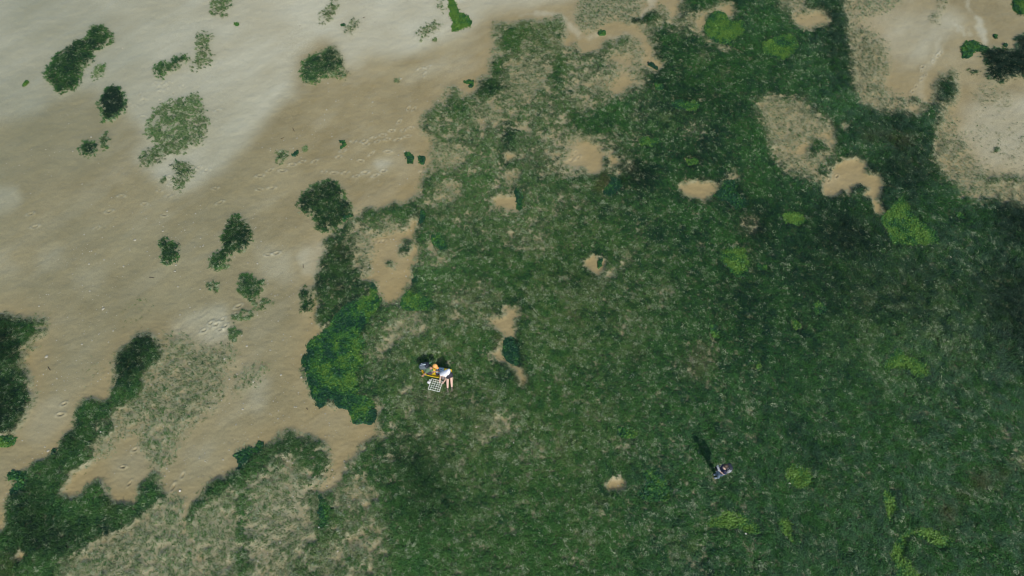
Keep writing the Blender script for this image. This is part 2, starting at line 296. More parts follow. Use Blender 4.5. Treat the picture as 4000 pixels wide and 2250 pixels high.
BROWN = [
((2,1),.6,12,'20,1310 60,1330 130,1410 100,1449 50,1420 10,1360'), ((1,1),.5,10,'1800,1060 1850,1110 1830,1200 1800,1180'), ((2,0),.5,10,'700,1300 760,1380 660,1449 620,1400'),
((3,2),.9,26,'1560,680 1660,660 1670,780 1570,790'), ((3,2),.9,20,'1300,930 1390,920 1370,1020 1310,1030'), ((3,2),.8,20,'1240,840 1300,830 1300,900 1260,900'), ((3,2),.8,22,'1440,790 1530,810 1520,880 1450,870'), ((3,2),.7,18,'1720,640 1790,650 1780,710 1730,720'),
((1,1),.35,18,'590,390 660,410 650,480 600,460'), ((1,1),.35,16,'590,660 650,670 640,720 600,710'), ((2,1),.7,20,'450,940 500,940 500,990 460,1000'), ((2,2),.8,16,'650,870 700,880 700,930 660,910'), ((2,1),.6,20,'920,1210 980,1210 980,1260 930,1260'),
((2,1),.6,20,'1230,1200 1290,1210 1290,1260 1230,1250'), ((0,2),.5,20,'830,850 900,900 880,960 820,920'), ((0,2),.5,24,'20,1300 130,1320 100,1449 20,1449'), ((2,1),.5,40,'1320,1200 1480,1180 1400,1380 1300,1420'), ((3,0),.5,16,'700,1000 1100,1040 1060,1100 720,1050'),
]
# separate clumps of seagrass on the sand: (crop, cover, darkness, softness, outline, label)
CLUMPS = [
((0,0),.97,.55,9,'745,180 790,210 780,260 860,280 840,310 760,350 710,380 690,480 630,520 610,600 580,680 500,690 440,700 420,650 375,640 390,600 350,590 350,565 390,550 385,510 410,470 470,430 540,380 570,350 590,310 660,280 680,230','long diagonal seagrass clump with brighter green lower end on pale sand'),
((0,0),.97,.95,10,'875,640 910,650 915,690 945,770 940,840 890,870 860,890 820,870 780,890 770,830 750,800 725,790 780,770 790,720 830,680','very dark ragged seagrass clump where pale film meets brown sand'),
((0,0),.85,.4,9,'1400,400 1430,420 1400,460 1350,490 1320,540 1260,550 1230,590 1200,570 1200,520 1250,490 1300,450','short slanting seagrass clump tapering to its upper end on pale sand'),
((0,0),.5,.05,11,'1510,250 1560,270 1640,290 1590,330 1600,390 1640,440 1600,480 1540,510 1490,540 1460,510 1480,470 1520,400 1470,330 1480,290','thin upright wisp of pale green seagrass beside the short slanting clump'),
((0,0),.55,.05,10,'780,470 800,540 830,560 760,590 700,615 720,560 750,520','small sparse wisp of seagrass below the long diagonal clump'),
((0,0),.55,.15,11,'1480,705 1520,740 1560,830 1570,900 1560,1000 1530,1090 1450,1150 1380,1180 1320,1160 1260,1190 1180,1220 1090,1230 1055,1200 1100,1150 1180,1100 1200,1050 1110,1030 1130,960 1160,880 1160,800 1240,800 1300,740 1360,740 1380,770 1430,730','largest thin seagrass clump on the sand, darker at its lower tip'),
((0,0),.5,.1,11,'1330,1240 1440,1250 1460,1320 1420,1360 1370,1430 1320,1380 1300,1280','faint rounded seagrass wisp just under the largest thin clump'),
((0,0),.9,.8,10,'690,1055 725,1090 710,1140 660,1170 620,1140 590,1110 640,1085','small dark seagrass clump, wider one of a touching pair on brown sand'),
((0,0),.65,.6,10,'790,1005 830,1020 820,1080 770,1140 745,1100 745,1060','small grey green seagrass clump, looser one of a touching pair'),
((0,0),.6,.2,9,'1600,0 1790,0 1740,60 1660,95 1580,90 1590,40','green seagrass clump cut by the top edge above pale sand'),
((0,0),.25,.1,10,'1230,1330 1250,1370 1200,1420 1190,1400','tiny faint streak of seagrass beside the rounded wisp'),
((1,0),.92,.6,10,'580,340 630,360 620,400 640,470 630,520 590,570 500,590 450,630 390,610 365,560 370,480 420,440 500,400','oval dark seagrass clump with brighter right flank at the film edge'),
((1,0),.5,.0,10,'640,470 700,540 740,570 640,580 560,580','faint pale green tail of seagrass trailing from the oval clump'),
((1,0),.4,.2,12,'1340,145 1430,190 1320,260 1230,350 1235,240 1280,190','faint forked seagrass wisp near the bright seaweed strip'),
((1,0),.28,.1,10,'1390,280 1400,310 1345,350','very faint small seagrass wisp under the forked one'),
((1,0),.3,.2,12,'1390,0 1430,60 1380,100 1370,40','thin grey seagrass wisp left of the bright seaweed strip'),
((1,0),.55,.15,11,'600,30 680,0 720,0 620,90 580,130 510,160 500,110 560,60','curved seagrass wisp sweeping down from the top edge'),
((1,0),.66,.2,9,'740,140 790,170 740,210 740,250 690,240 710,190','small upright seagrass wisp on pale sand right of the curved one'),
((1,0),.45,.4,8,'1060,585 1085,600 1080,625 1040,620','tiny grey green seagrass tuft alone on smooth brown sand'),
((1,0),.6,.5,8,'170,1130 240,1160 190,1195 190,1235 150,1210 145,1160','small dark three-armed seagrass tuft on brown sand near footprints'),
((1,0),.25,.4,9,'350,1120 410,1100 400,1125 355,1150','faint seagrass streak beside the small dark seaweed curl'),
((1,0),.95,.7,9,'560,1385 620,1410 660,1430 650,1500 700,1530 740,1590 680,1640 640,1690 540,1730 440,1715 470,1660 420,1620 350,1590 340,1530 360,1480 430,1420','broad dark seagrass clump just off the upper left tip of the meadow'),
((0,1),.95,.7,9,'1270,360 1340,400 1350,460 1310,510 1280,550 1240,530 1215,480 1230,420','lone dark oval seagrass clump on open brown sand'),
((0,1),.93,.6,9,'1780,210 1850,230 1890,270 1905,350 1890,400 1830,430 1750,440 1720,500 1660,570 1610,570 1590,520 1650,470 1700,420 1690,340 1720,240','dark seagrass clump with a hooked tail at its lower left'),
((0,1),.35,.2,9,'1720,510 1760,530 1750,560 1680,580','faint fringe of seagrass beside the hooked tail'),
((0,1),.7,.35,9,'1520,690 1570,700 1640,680 1620,740 1580,750 1540,720','small flat seagrass tuft below the hooked clump'),
((0,1),.85,.4,9,'1820,640 1880,630 1950,650 2030,680 1990,730 1932,765 1860,790 1800,730','chunky mid green seagrass clump left of the meadow flank'),
((1,1),.5,.2,10,'0,800 60,820 140,810 120,850 30,880 -40,880 -30,830','loose seagrass streak under the chunky clump'),
((0,1),.7,.25,8,'1830,920 1932,890 1945,920 1860,980 1760,1020 1800,1060 1830,1090 1760,1150 1735,1120 1750,1060 1770,990','zigzag seagrass streak beside the rippled pale sand'),
((1,1),.9,.4,8,'340,760 390,740 430,750 420,850 380,920 310,910 320,840','upright seagrass clump almost touching the meadow flank'),
((3,0),.98,.9,9,'1640,390 1700,370 1790,390 1880,390 1890,270 1932,250 1932,600 1850,590 1740,610 1660,580 1630,500','big almost black seagrass clump at the right edge on sand'),
((3,0),.8,.5,7,'1520,530 1580,540 1560,570 1520,560','tiny dark seagrass tuft between the black clump and meadow arm'),
((3,0),.4,.3,9,'1710,1120 1750,1110 1740,1150 1715,1160','small faint seagrass tuft on the far right sand'),
]
# mats of leafy seaweed: (crop, brightness, outline, label)
MATS = [
((0,0),.75,'200,610 217,625 180,660 175,645','tiny bright seaweed scrap lying alone on the pale far left sand'),
((0,0),.6,'1770,172 1800,178 1800,192 1778,192','tiny seaweed scrap on pale sand under the top edge clump'),
((1,0),.9,'1440,-80 1480,-20 1500,30 1540,90 1600,120 1630,160 1610,200 1560,215 1490,245 1475,210 1500,180 1470,130 1455,60','bright green seaweed strip widening downward on pale sand at the top'),
((1,0),.2,'640,180 670,184 668,196 640,196','tiny dark seaweed scrap beside the small upright wisp'),
((1,0),.1,'635,1060 675,1068 682,1095 655,1120 625,1122 648,1102 652,1085 625,1076','dark teal seaweed curl shaped like a hook on brown sand'),
((1,0),.1,'1122,1145 1150,1148 1192,1185 1187,1232 1140,1236 1138,1200 1120,1170','dark teal seaweed scrap, larger of two beside the meadow'),
((1,0),.1,'1232,1185 1272,1192 1262,1228 1240,1228 1228,1205','dark teal seaweed scrap, smaller of two beside the meadow'),
((1,0),.1,'1555,603 1590,612 1610,598 1642,608 1644,655 1600,662 1610,635 1580,626','dark seaweed scrap bent like an elbow in a sandy notch'),
((1,0),.1,'300,1150 315,1130 324,1143 303,1180 270,1182 258,1170','thin dark seaweed curl between two small tufts on brown sand'),
((2,0),.6,'1550,85 1600,110 1650,165 1740,170 1780,250 1740,290 1690,310 1680,370 1600,345 1540,330 1480,290 1450,250 1450,180 1500,130','large bright seaweed mat with dark teal rim beside a sandy hollow'),
((2,0),.05,'1018,465 1060,480 1100,510 1107,538 1062,518 1025,490','dark narrow seaweed strip across the tip of a sandy channel'),
((2,0),.8,'660,240 700,235 702,262 665,266 650,258','tiny bright seaweed tuft on the edge of the pale channel'),
((2,0),.15,'710,1300 760,1330 840,1370 830,1420 760,1500 690,1470 700,1420 740,1370','dark crinkled seaweed mat hanging below a pool of sand'),
((2,0),.05,'1600,1370 1700,1350 1710,1449 1740,1480 1800,1549 1700,1599 1620,1539 1560,1534 1510,1499 1570,1440','dark crinkled seaweed mat wrapped round the right end of a sand pool'),
((2,0),.65,'960,1060 1040,1050 1110,1060 1130,1090 1050,1120 980,1120','short light green seaweed streak deep in the upper meadow'),
((2,0),.7,'1250,760 1400,780 1430,820 1380,870 1250,850 1180,805','spread light green seaweed mat in the dark upper meadow'),
((2,0),.7,'1300,1210 1400,1205 1410,1250 1330,1265','small light green seaweed tuft above the sand pool with dark mat'),
((2,0),.6,'1070,650 1140,645 1140,690 1080,690','tiny green seaweed tuft at the right tip of a sandy hollow'),
((3,0),.65,'60,280 180,270 240,360 200,430 100,480 0,420 -60,330','mottled green seaweed mat under the top right sand hollow'),
((3,0),.45,'1500,310 1560,305 1600,340 1660,360 1640,390 1560,390 1510,440 1470,440 1460,360','teal seaweed mat with two lobes on the sand by the black clump'),
((3,0),.5,'1840,60 1890,-40 1990,-40 1990,120 1890,110','green seaweed mat cut by the upper right corner edge'),
((3,0),.1,'1697,258 1722,268 1722,288 1702,280','tiny dark seaweed scrap above the black clump'),
((3,0),.1,'1778,330 1798,335 1800,357 1780,350','tiny dark seaweed scrap touching the black clump from above'),
((3,1),.55,'830,210 890,160 930,90 1000,20 1060,150 1150,240 1240,290 1290,340 1270,410 1200,430 1080,420 1000,400 920,410 890,330','big teal seaweed mat with glowing yellow green corner below a sand tongue'),
((3,1),.95,'95,190 150,155 220,170 280,200 270,240 190,270 110,250','bright yellow green seaweed tuft in the darkest meadow'),
((3,1),.6,'320,850 400,840 450,900 420,950 350,940','green seaweed tuft in the right meadow, upper of two'),
((3,1),.7,'160,960 220,980 250,1030 190,1060','green seaweed tuft in the right meadow, lower of two'),
((3,1),.8,'960,1180 1010,1200 1010,1250 1100,1260 1210,1320 1210,1410 1140,1420 1050,1360 960,1350 880,1400 870,1280','wide ragged bright seaweed mat alone in the right meadow'),
((3,1),.45,'1390,160 1450,160 1490,220 1430,220','dim green seaweed tuft near the dark right edge'),
((0,2),.85,'-30,420 60,400 130,410 100,470 20,490 -30,470','bright green seaweed tuft cut by the left edge'),
((0,2),.25,'60,660 130,640 180,660 240,650 220,700 230,800 150,850 80,840 75,790 130,760 130,710 60,715','teal crinkled seaweed mat on the meadow tip by the left edge'),
((0,2),.15,'1760,540 1830,500 1890,480 1910,530 1880,570 1830,620 1770,660 1790,590','dark teal seaweed mat on the meadow corner facing the sand'),
((0,2),.05,'395,480 430,490 412,545 398,530','tiny dark seaweed scrap on the edge of the lower left meadow'),
((1,1),.44,'600,950 690,850 800,800 860,790 860,690 900,700 910,810 950,820 930,900 850,1010 790,1080 850,1160 780,1230 845,1300 760,1390 830,1480 770,1540 890,1579 905,1699 870,1759 800,1739 770,1759 720,1749 710,1679 680,1629 620,1634 590,1599 600,1539 530,1599 480,1634 445,1609 440,1559 415,1539 410,1449 390,1380 355,1310 330,1290 340,1260 390,1230 390,1150 430,1110 500,1060 560,1020','largest seaweed mat, crinkled teal with yellow green ridges, left of the people'),
((1,1),.05,'660,190 730,170 738,190 690,202 672,238 655,225','dark seaweed scrap between the broad clump and the meadow'),
((1,1),.1,'1240,140 1290,150 1280,220 1250,255 1225,235 1240,190','dark teal seaweed mat at the upper tip of the sandy bay'),
((1,1),.1,'1180,570 1210,590 1220,640 1250,660 1230,715 1180,705 1170,670 1200,650','dark ragged seaweed mat on the right shore of the sandy bay'),
((1,1),.75,'1090,810 1130,760 1180,735 1230,760 1280,790 1350,840 1350,890 1290,910 1200,890 1120,910 1090,870','bright green seaweed mat at the foot of the sandy bay'),
((1,1),.3,'1320,330 1400,310 1430,380 1460,430 1410,470 1350,410','teal seaweed mat right of the sandy bay inside the meadow'),
((1,1),.05,'1880,1100 1950,1090 2010,1180 2000,1280 1960,1320 1890,1280 1860,1220 1865,1140','dark teal seaweed mat between two small sand pools'),
((1,0),.1,'1932,1400 1980,1400 2022,1530 2000,1600 1950,1590 1972,1540 1940,1470','dark crinkled seaweed strip on the right shore of a sand pool'),
((2,1),.05,'652,505 682,508 672,565 640,585','small dark seaweed scrap across the tiny sand hole'),
((2,1),.8,'1560,460 1680,410 1750,450 1800,540 1770,650 1690,660 1620,590 1570,540','branching bright seaweed mat on the edge of the darkest meadow'),
((2,1),.6,'1830,550 1920,570 1910,610 1840,600','small green seaweed tuft right of the branching mat'),
((2,1),.55,'1480,990 1540,1000 1580,1080 1540,1130 1490,1060','slim green seaweed tuft in the middle of the right meadow'),
((2,1),.6,'1840,1290 1880,1320 1860,1350 1830,1340','tiny green seaweed tuft in the middle of the right meadow'),
((1,2),.35,'20,420 55,440 60,510 20,535 0,500 8,460','small teal seaweed scrap where the lower left meadow meets sand'),
((1,2),.45,'475,830 520,880 570,950 560,1050 530,1100 490,1090 470,1000 480,920','leaf-shaped seaweed mat, dark top and bright foot, in thin grass'),
((1,2),.75,'740,160 820,120 880,140 900,210 860,280 780,300 735,250','glowing green seaweed tuft at the lower tip of the largest mat'),
((2,2),.55,'960,640 1050,620 1150,690 1210,830 1150,890 1050,900 940,850 980,760','broad green seaweed mat right of the small sand hole'),
((2,2),.85,'1450,1030 1600,960 1750,980 1850,1060 1880,1130 1800,1150 1700,1100 1600,1080 1460,1080','long bright seaweed streak below the standing person'),
((2,2),.55,'760,340 870,320 970,360 930,410 800,410','faint green seaweed streak in mid meadow above the small sand hole'),
((3,2),.95,'140,640 210,600 300,630 360,680 330,780 230,800 150,770 110,700','round bright seaweed tuft with a pale shell, right of the standing person'),
((3,2),.8,'860,800 920,800 970,880 960,980 920,1050 890,1020 880,930 850,880','tall narrow bright seaweed tuft in the lower right meadow'),
((3,2),.8,'50,1030 130,1010 180,1080 170,1150 260,1230 180,1220 120,1150 60,1080','diagonal bright seaweed streak near the bottom edge'),
((3,2),.9,'970,1160 1060,1085 1180,1085 1300,1115 1400,1165 1405,1235 1330,1255 1240,1235 1180,1190 1110,1150 1070,1180 1050,1250 1040,1320 1075,1380 1170,1430 1200,1490 1010,1490 950,1380 915,1300 940,1220','big bright seaweed mat curved like a hook at the bottom right'),
]
# footprints trodden in the sand (crop, x, y, heading degrees)
PRINTS = [(1,0,1170,965,10),(1,0,1145,1028,8),(1,0,1110,985,15),(1,0,1025,988,12),(1,0,1070,1052,20),(1,0,990,1050,20),(1,0,958,1020,5),(1,0,915,1068,25),(1,0,885,1040,10),(1,0,830,1085,0),(1,0,815,1068,20),(1,0,995,1143,0),(1,0,870,1160,50),(1,0,625,1185,10),(1,0,445,1215,30),(1,0,350,1220,20),(1,0,275,1242,0),(1,0,200,1290,0),(1,0,105,1285,30),(1,0,30,1328,15),(1,0,675,1303,15),(1,0,755,1330,15),(1,0,825,1302,5),(1,0,900,1325,25),(1,0,962,1290,10),(1,0,515,1295,0),(1,0,590,1305,0),(1,0,120,1418,5),(1,0,25,1430,10),(1,0,1250,1295,0),(1,0,1300,505,40),(1,0,1275,560,80),(1,0,1240,520,20),(1,0,1080,920,60),(1,0,1150,820,70),(1,0,1190,825,60),(1,0,790,1212,0),(1,0,655,1140,20),(1,0,735,1070,0),
(0,0,1180,625,10),(0,0,1230,630,30),(0,0,1280,625,20),(0,0,1200,655,0),(0,0,1250,655,-30),(0,0,1215,685,0),(0,0,1060,715,-30),(0,0,1085,748,0),(0,0,1310,705,-10),(0,0,1210,758,-5),(0,0,985,785,-20),(0,0,1020,800,-20),(0,0,1380,652,0),(0,0,1080,880,0),(0,0,1645,835,30),(0,0,1290,1390,20),(0,0,1280,1335,10),(0,0,1500,1265,30),(0,0,1560,1285,30),(0,0,1205,1440,0),(0,0,1445,1045,50),(0,0,1625,1420,10),
(0,1,730,270,20),(0,1,825,145,20),(0,1,265,260,20),(0,1,230,165,20),(0,1,1270,30,5),(0,1,1240,175,0),(0,1,1090,90,0),(0,1,1660,80,30),(0,1,1800,860,30),(0,1,1780,920,20),(0,1,1680,960,40),(0,1,1630,1000,45),(0,1,1660,1040,10),(0,1,1540,1045,40),(0,1,1700,1010,50),(0,1,1590,990,45),(0,1,915,30,0),
(3,0,1280,420,50),(3,0,1245,465,70),(3,0,1300,400,30),(3,0,1160,530,60),(3,0,1190,570,60),(3,0,1155,598,60),(3,0,1115,650,60),(3,0,1090,690,60),(3,0,1075,705,60),(3,0,1165,505,40),(2,0,480,1150,60),(2,0,500,1190,40),(2,0,440,1210,10),(3,0,460,1360,40),(3,0,520,1330,50),
(1,1,930,375,30),(1,1,960,370,20),(1,1,1110,290,20),(1,1,1480,40,20),(1,1,90,475,10),(1,1,155,465,20),(0,2,1310,780,80),(0,2,1380,690,80),(0,2,1020,495,30),(0,2,930,630,10),(0,2,980,750,70),(0,2,485,150,30),(0,2,460,230,10)]
DENS = 290

# ------------------------------------------------------------------ helpers for objects
def put(name, mesh, parent=None, mats=None):
    o = bpy.data.objects.new(name, mesh)
    COL.objects.link(o)
    if parent: o.parent = parent
    if mats:
        for m in (mats if isinstance(mats, (list, tuple)) else [mats]): mesh.materials.append(m)
    return o

def tag(o, label, cat, group=None, kind=None):
    if label: o['label'] = label
    if cat: o['category'] = cat
    if group: o['group'] = group
    if kind: o['kind'] = kind
    return o

def empty(name, loc, label, cat, rz=0.0, group=None):
    o = bpy.data.objects.new(name, None)
    o.empty_display_size = 0.1
    o.location = loc; o.rotation_euler = (0, 0, rz)
    COL.objects.link(o)
    return tag(o, label, cat, group)

def np_mesh(name, V, Q, tint=None, smooth=True, extra=None):
    """mesh from vertex array and quad (or triangle) index array"""
    V = np.asarray(V, np.float32); Q = np.asarray(Q, np.int32)
    n, k = Q.shape
    me = bpy.data.meshes.new(name)
    me.vertices.add(len(V)); me.vertices.foreach_set('co', V.ravel())
    me.loops.add(n * k); me.loops.foreach_set('vertex_index', Q.ravel())
    me.polygons.add(n); me.polygons.foreach_set('loop_start', np.arange(0, n * k, k, dtype=np.int32))
    me.polygons.foreach_set('use_smooth', np.full(n, smooth))
    if tint is not None:
        c = np.ones((len(V), 4), np.float32); c[:, :3] = tint
        a = me.attributes.new('tint', 'FLOAT_COLOR', 'POINT'); a.data.foreach_set('color', c.ravel())
    for nm, arr in (extra or {}).items():
        a = me.attributes.new(nm, 'FLOAT', 'POINT'); a.data.foreach_set('value', np.asarray(arr, np.float32).ravel())
    me.update(calc_edges=True)
    me.validate()
    return me

# ------------------------------------------------------------------ materials
def new_mat(name):
    m = bpy.data.materials.new(name); m.use_nodes = True
    return m, m.node_tree.nodes, m.node_tree.links, m.node_tree.nodes['Principled BSDF']

def plain(name, col, rough=.6, bump=0.0, scale=60, var=.12, spec=.4):
    m, N, L, b = new_mat(name)
    tc = N.new('ShaderNodeTexCoord'); nz = N.new('ShaderNodeTexNoise'); nz.inputs['Scale'].default_value = scale; nz.inputs['Detail'].default_value = 4
    L.new(tc.outputs['Object'], nz.inputs['Vector'])
    hs = N.new('ShaderNodeMix'); hs.data_type = 'RGBA'
    hs.inputs[6].default_value = (*[c * (1 - var) for c in col], 1); hs.inputs[7].default_value = (*[min(1, c * (1 + var)) for c in col], 1)
    L.new(nz.outputs['Fac'], hs.inputs[0]); L.new(hs.outputs[2], b.inputs['Base Color'])
    b.inputs['Roughness'].default_value = rough; b.inputs['Specular IOR Level'].default_value = spec
    if bump:
        bp = N.new('ShaderNodeBump'); bp.inputs['Strength'].default_value = bump; bp.inputs['Distance'].default_value = .01
        L.new(nz.outputs['Fac'], bp.inputs['Height']); L.new(bp.outputs['Normal'], b.inputs['Normal'])
    return m

def blade_mat(name, inst, rough=.55, trans=.25):
    m, N, L, b = new_mat(name)
    at = N.new('ShaderNodeAttribute'); at.attribute_name = 'tint'; at.attribute_type = 'INSTANCER' if inst else 'GEOMETRY'
    L.new(at.outputs['Color'], b.inputs['Base Color'])
    b.inputs['Roughness'].default_value = rough; b.inputs['Specular IOR Level'].default_value = .22
    return m

M_BLADE_I = blade_mat('seagrass_blade', True)
M_BLADE = blade_mat('seagrass_clump_blade', False)
M_WEED = blade_mat('seaweed_frond', False, .42)

def ground_mat():
    m, N, L, b = new_mat('tidal_sand')
    geo = N.new('ShaderNodeNewGeometry')
    def attr(n):
        a = N.new('ShaderNodeAttribute'); a.attribute_name = n; return a.outputs['Fac']
    def noise(sc, det=5, rough=.6):
        n = N.new('ShaderNodeTexNoise'); n.inputs['Scale'].default_value = sc; n.inputs['Detail'].default_value = det; n.inputs['Roughness'].default_value = rough
        L.new(geo.outputs['Position'], n.inputs['Vector']); return n.outputs['Fac']
    def ramp(v, a, c, lo=0., hi=1.):
        r = N.new('ShaderNodeMapRange'); r.inputs[1].default_value = a; r.inputs[2].default_value = c; r.inputs[3].default_value = lo; r.inputs[4].default_value = hi
        L.new(v, r.inputs[0]); return r.outputs[0]
    def mix(f, a, c, mode='MIX'):
        x = N.new('ShaderNodeMix'); x.data_type = 'RGBA'; x.blend_type = mode
        if hasattr(f, 'links'): L.new(f, x.inputs[0])
        else: x.inputs[0].default_value = f
        for s, i in ((a, 6), (c, 7)):
            if hasattr(s, 'links'): L.new(s, x.inputs[i])
            else: x.inputs[i].default_value = (*s, 1)
        return x.outputs[2]
    big = noise(.35, 4); mid = noise(2.2, 6, .65); fine = noise(16, 6, .7); grain = noise(70, 3, .7)
    brown = mix(ramp(big, .35, .65), SAND_A, SAND_B)
    pale = mix(ramp(mid, .3, .7), PALE_A, PALE_B)
    base = mix(attr('pale'), brown, pale)
    base = mix(ramp(mid, .35, .7, 0, .35), base, (.32, .285, .16), 'MIX')
    base = mix(.75, base, mix(ramp(fine, .3, .7), (.35, .34, .33), (.62, .62, .62)), 'OVERLAY')
    # small dark debris flecks
    base = mix(ramp(grain, .62, .72, 0, .5), base, (.07, .065, .04))
    base = mix(ramp(attr('grey'), 0, 1, 0, .55), base, (.185, .197, .118))
    base = mix(ramp(attr('warm'), .05, .5, 0, .65), base, (.34, .255, .105))
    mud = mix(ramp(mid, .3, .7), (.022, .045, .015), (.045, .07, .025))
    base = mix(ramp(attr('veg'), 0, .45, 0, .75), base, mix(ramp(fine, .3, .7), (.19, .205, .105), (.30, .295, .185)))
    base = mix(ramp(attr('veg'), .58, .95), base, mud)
    base = mix(attr('stain'), base, (.09, .045, .012))
    L.new(base, b.inputs['Base Color'])
    rr = ramp(mid, .3, .7, .38, .6)
    L.new(rr, b.inputs['Roughness'])
    b.inputs['Specular IOR Level'].default_value = .35
    bp = N.new('ShaderNodeBump'); bp.inputs['Strength'].default_value = .45; bp.inputs['Distance'].default_value = .02
    L.new(fine, bp.inputs['Height']); L.new(bp.outputs['Normal'], b.inputs['Normal'])
    return m

SAND_A = (.252, .205, .094); SAND_B = (.345, .290, .150)
PALE_A = (.465, .448, .310); PALE_B = (.585, .575, .430)

# ------------------------------------------------------------------ the map itself
G = np.zeros((NY, NX)); PALEF = np.zeros((NY, NX)); DARKF = np.zeros((NY, NX)); OLIVEF = np.zeros((NY, NX)); STAIN = np.zeros((NY, NX)); WEEDF = np.zeros((NY, NX)); CLUMPF = np.zeros((NY, NX))
for c, lev, soft, s in BASE:
    sl, m = raster(pts_of(c, s, 75), soft * (2.0 if lev < .6 else 1.25), 1.15); G[sl] = np.maximum(G[sl] , lev * m)
for c, lev, soft, s in OVER:
    sl, m = raster(pts_of(c, s), soft * (1.7 if .1 < lev < .6 else .8), .85); G[sl] = G[sl] * (1 - m) + lev * m
for fld, lst in ((PALEF, PALE), (DARKF, DARK), (OLIVEF, OLIVE), (STAIN, BROWN)):
    for c, lev, soft, s in lst:
        sl, m = raster(pts_of(c, s), soft); fld[sl] = np.maximum(fld[sl], lev * m)
PALEF *= .70 + .5 * (fbm(WXg * .5, WYg * .5, 40, 4) - .2)
swirl = fbm(WXg * .22 + WYg * .22, (WYg - WXg) * .75, 44, 5)          # pale streaks drawn out along the run of the ebb
PALEF = np.clip(PALEF + .14 * sstep(.5, .72, swirl) - .08 * sstep(.5, .3, swirl), 0, 1)
GREYF = sstep(-2, -22, WXg + .5 * (WYg - 20)) * (.6 + .8 * (fbm(WXg * .3, WYg * .3, 47, 4) - .3))   # greyer, darker sand to the far left
for q in ('warm',): WARM = blur(G, 24) * (1 - G)
mat_masks = []; WEEDX = np.zeros((NY, NX))
for c, br, s, lab in MATS:
    p_ = pts_of(c, s); ext = max(np.ptp(p_[:, 0]), np.ptp(p_[:, 1]))
    if ext < 30: p_ = p_.mean(0) + (p_ - p_.mean(0)) * 1.35
    sl, m = raster(p_, 3 if ext > 60 else 1, .42 if ext > 60 else .1); mat_masks.append((sl, m)); mixed = br > .5 and (G[sl][m > .5].mean() if (m > .5).any() else 0) > .8      # thin weed growing in among the seagrass
    WEEDF[sl] = np.maximum(WEEDF[sl], m); WEEDX[sl] = np.maximum(WEEDX[sl], m * (.84 if mixed else 1))
G *= 1 - .85 * sstep(.40, 1, WEEDX)
clump_masks = []
for c, cov, dk, soft, s, lab in CLUMPS:
    sl, m = raster(pts_of(c, s), soft); clump_masks.append((sl, m)); CLUMPF[sl] = np.maximum(CLUMPF[sl], m * cov)

# clumpy break-up of the cover, 0.1 to 0.5 m across
BREAK = fbm(WXg * 3.2, WYg * 3.2, 60, 4, .6)
FINEB = fbm(WXg * 9, WYg * 9, 62, 3, .6)
def cover(d, brk, fine):
    """share of the bed hidden by grass: thin cover breaks into wisps and single tufts, dense cover closes"""
    k = np.clip(4 * d * (1.05 - d), 0, 1)
    return np.clip(d + ((brk - .5) * (.40 + 2.4 * sstep(.38, .62, d)) + (fine - .5) * 1.6) * k, 0, 1) * sstep(.02, .2, d)
GC = cover(G, BREAK, FINEB)

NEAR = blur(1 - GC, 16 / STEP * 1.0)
DARKF = np.clip(DARKF + np.clip(blur(1 - sstep(.2, .5, G), 4), 0, .6) * 2.0 * sstep(.5, .7, G) * (.55 + .45 * sstep(.8, .93, G)), 0, 1.3)      # shade along the shores of the dense beds, painted into the blade colour

# relief of the flat: low swells, beds standing a little proud, ripples, footprints
Z = (fbm(WXg * .25, WYg * .25, 80, 4) - .5) * .10 + (fbm(WXg * 2.5, WYg * 2.5, 84, 4) - .5) * .035
Z += .16 * blur(GC, 1.5) + .13 * blur(CLUMPF, 1.5)
Z += G * ((fbm(WXg * 1.6, WYg * 1.6, 86, 3) - .5) * .13 + (fbm(WXg * 4.5, WYg * 4.5, 87, 3) - .5) * .09)
Z += (1 - G) * ((fbm(WXg * 7, WYg * 11, 88, 3) - .5) * .024 + (fbm(WXg * 1.6 + WYg, WYg * 2.6 - WXg, 89, 3) - .5) * .03)
rip, mrip = raster(pts_of((0, 1), '1320,1000 1500,900 1700,850 1740,980 1740,1140 1560,1130 1300,1120'), 14)
Z[rip] += mrip * .05 * (fbm(WXg[rip] * 2.2 + WYg[rip] * 2.2, WYg[rip] * 6 - WXg[rip] * 6, 91, 3) - .5)
fpr = random.Random(3)
for i, j, x, y, hd in PRINTS:
    X = 1000 * i + x / 1.932; Y = 750 * j + y / 1.932
    cx, cy = ground(X, Y)
    u0 = int((X - GX[0]) / STEP); v0 = int((Y - GY[0]) / STEP)
    sl = (slice(max(0, v0 - 14), v0 + 15), slice(max(0, u0 - 14), u0 + 15))
    a = R(hd); dx = WXg[sl] - cx; dy = WYg[sl] - cy
    u = (dx * math.cos(a) + dy * math.sin(a)) / (.135 * fpr.uniform(.8, 1.25)); v = (-dx * math.sin(a) + dy * math.cos(a)) / (.055 * fpr.uniform(.8, 1.25))
    r = np.sqrt(u * u + v * v)
    PALEF[sl] = np.clip(PALEF[sl] + .42 * np.exp(-((r - 1.3) / .5) ** 2), 0, 1)  # sunlit brightness of the raised rim, put into the sand colour
    Z[sl] += 1.25 * (-.045 * (r < 1) * (1 - r ** 2) + .03 * np.exp(-((r - 1.35) / .35) ** 2)) * fpr.uniform(.8, 1.2)
edge = np.minimum(np.minimum((PX - GX[0]) / 200, (GX[-1] - PX) / 200), np.minimum((PY - GY[0]) / 200, (GY[-1] - PY) / 200)).clip(0, 1)
Z *= edge
for X0, Y0, r0 in ((1705, 1475, 1.25), (2800, 1855, .7)):          # trodden level where the people stand
    gx, gy = ground(X0, Y0)
    Z *= 1 - np.exp(-(((WXg - gx) ** 2 + (WYg - gy) ** 2) / r0 ** 2) ** 2)
Z -= Z[NY // 2, NX // 2] * 0

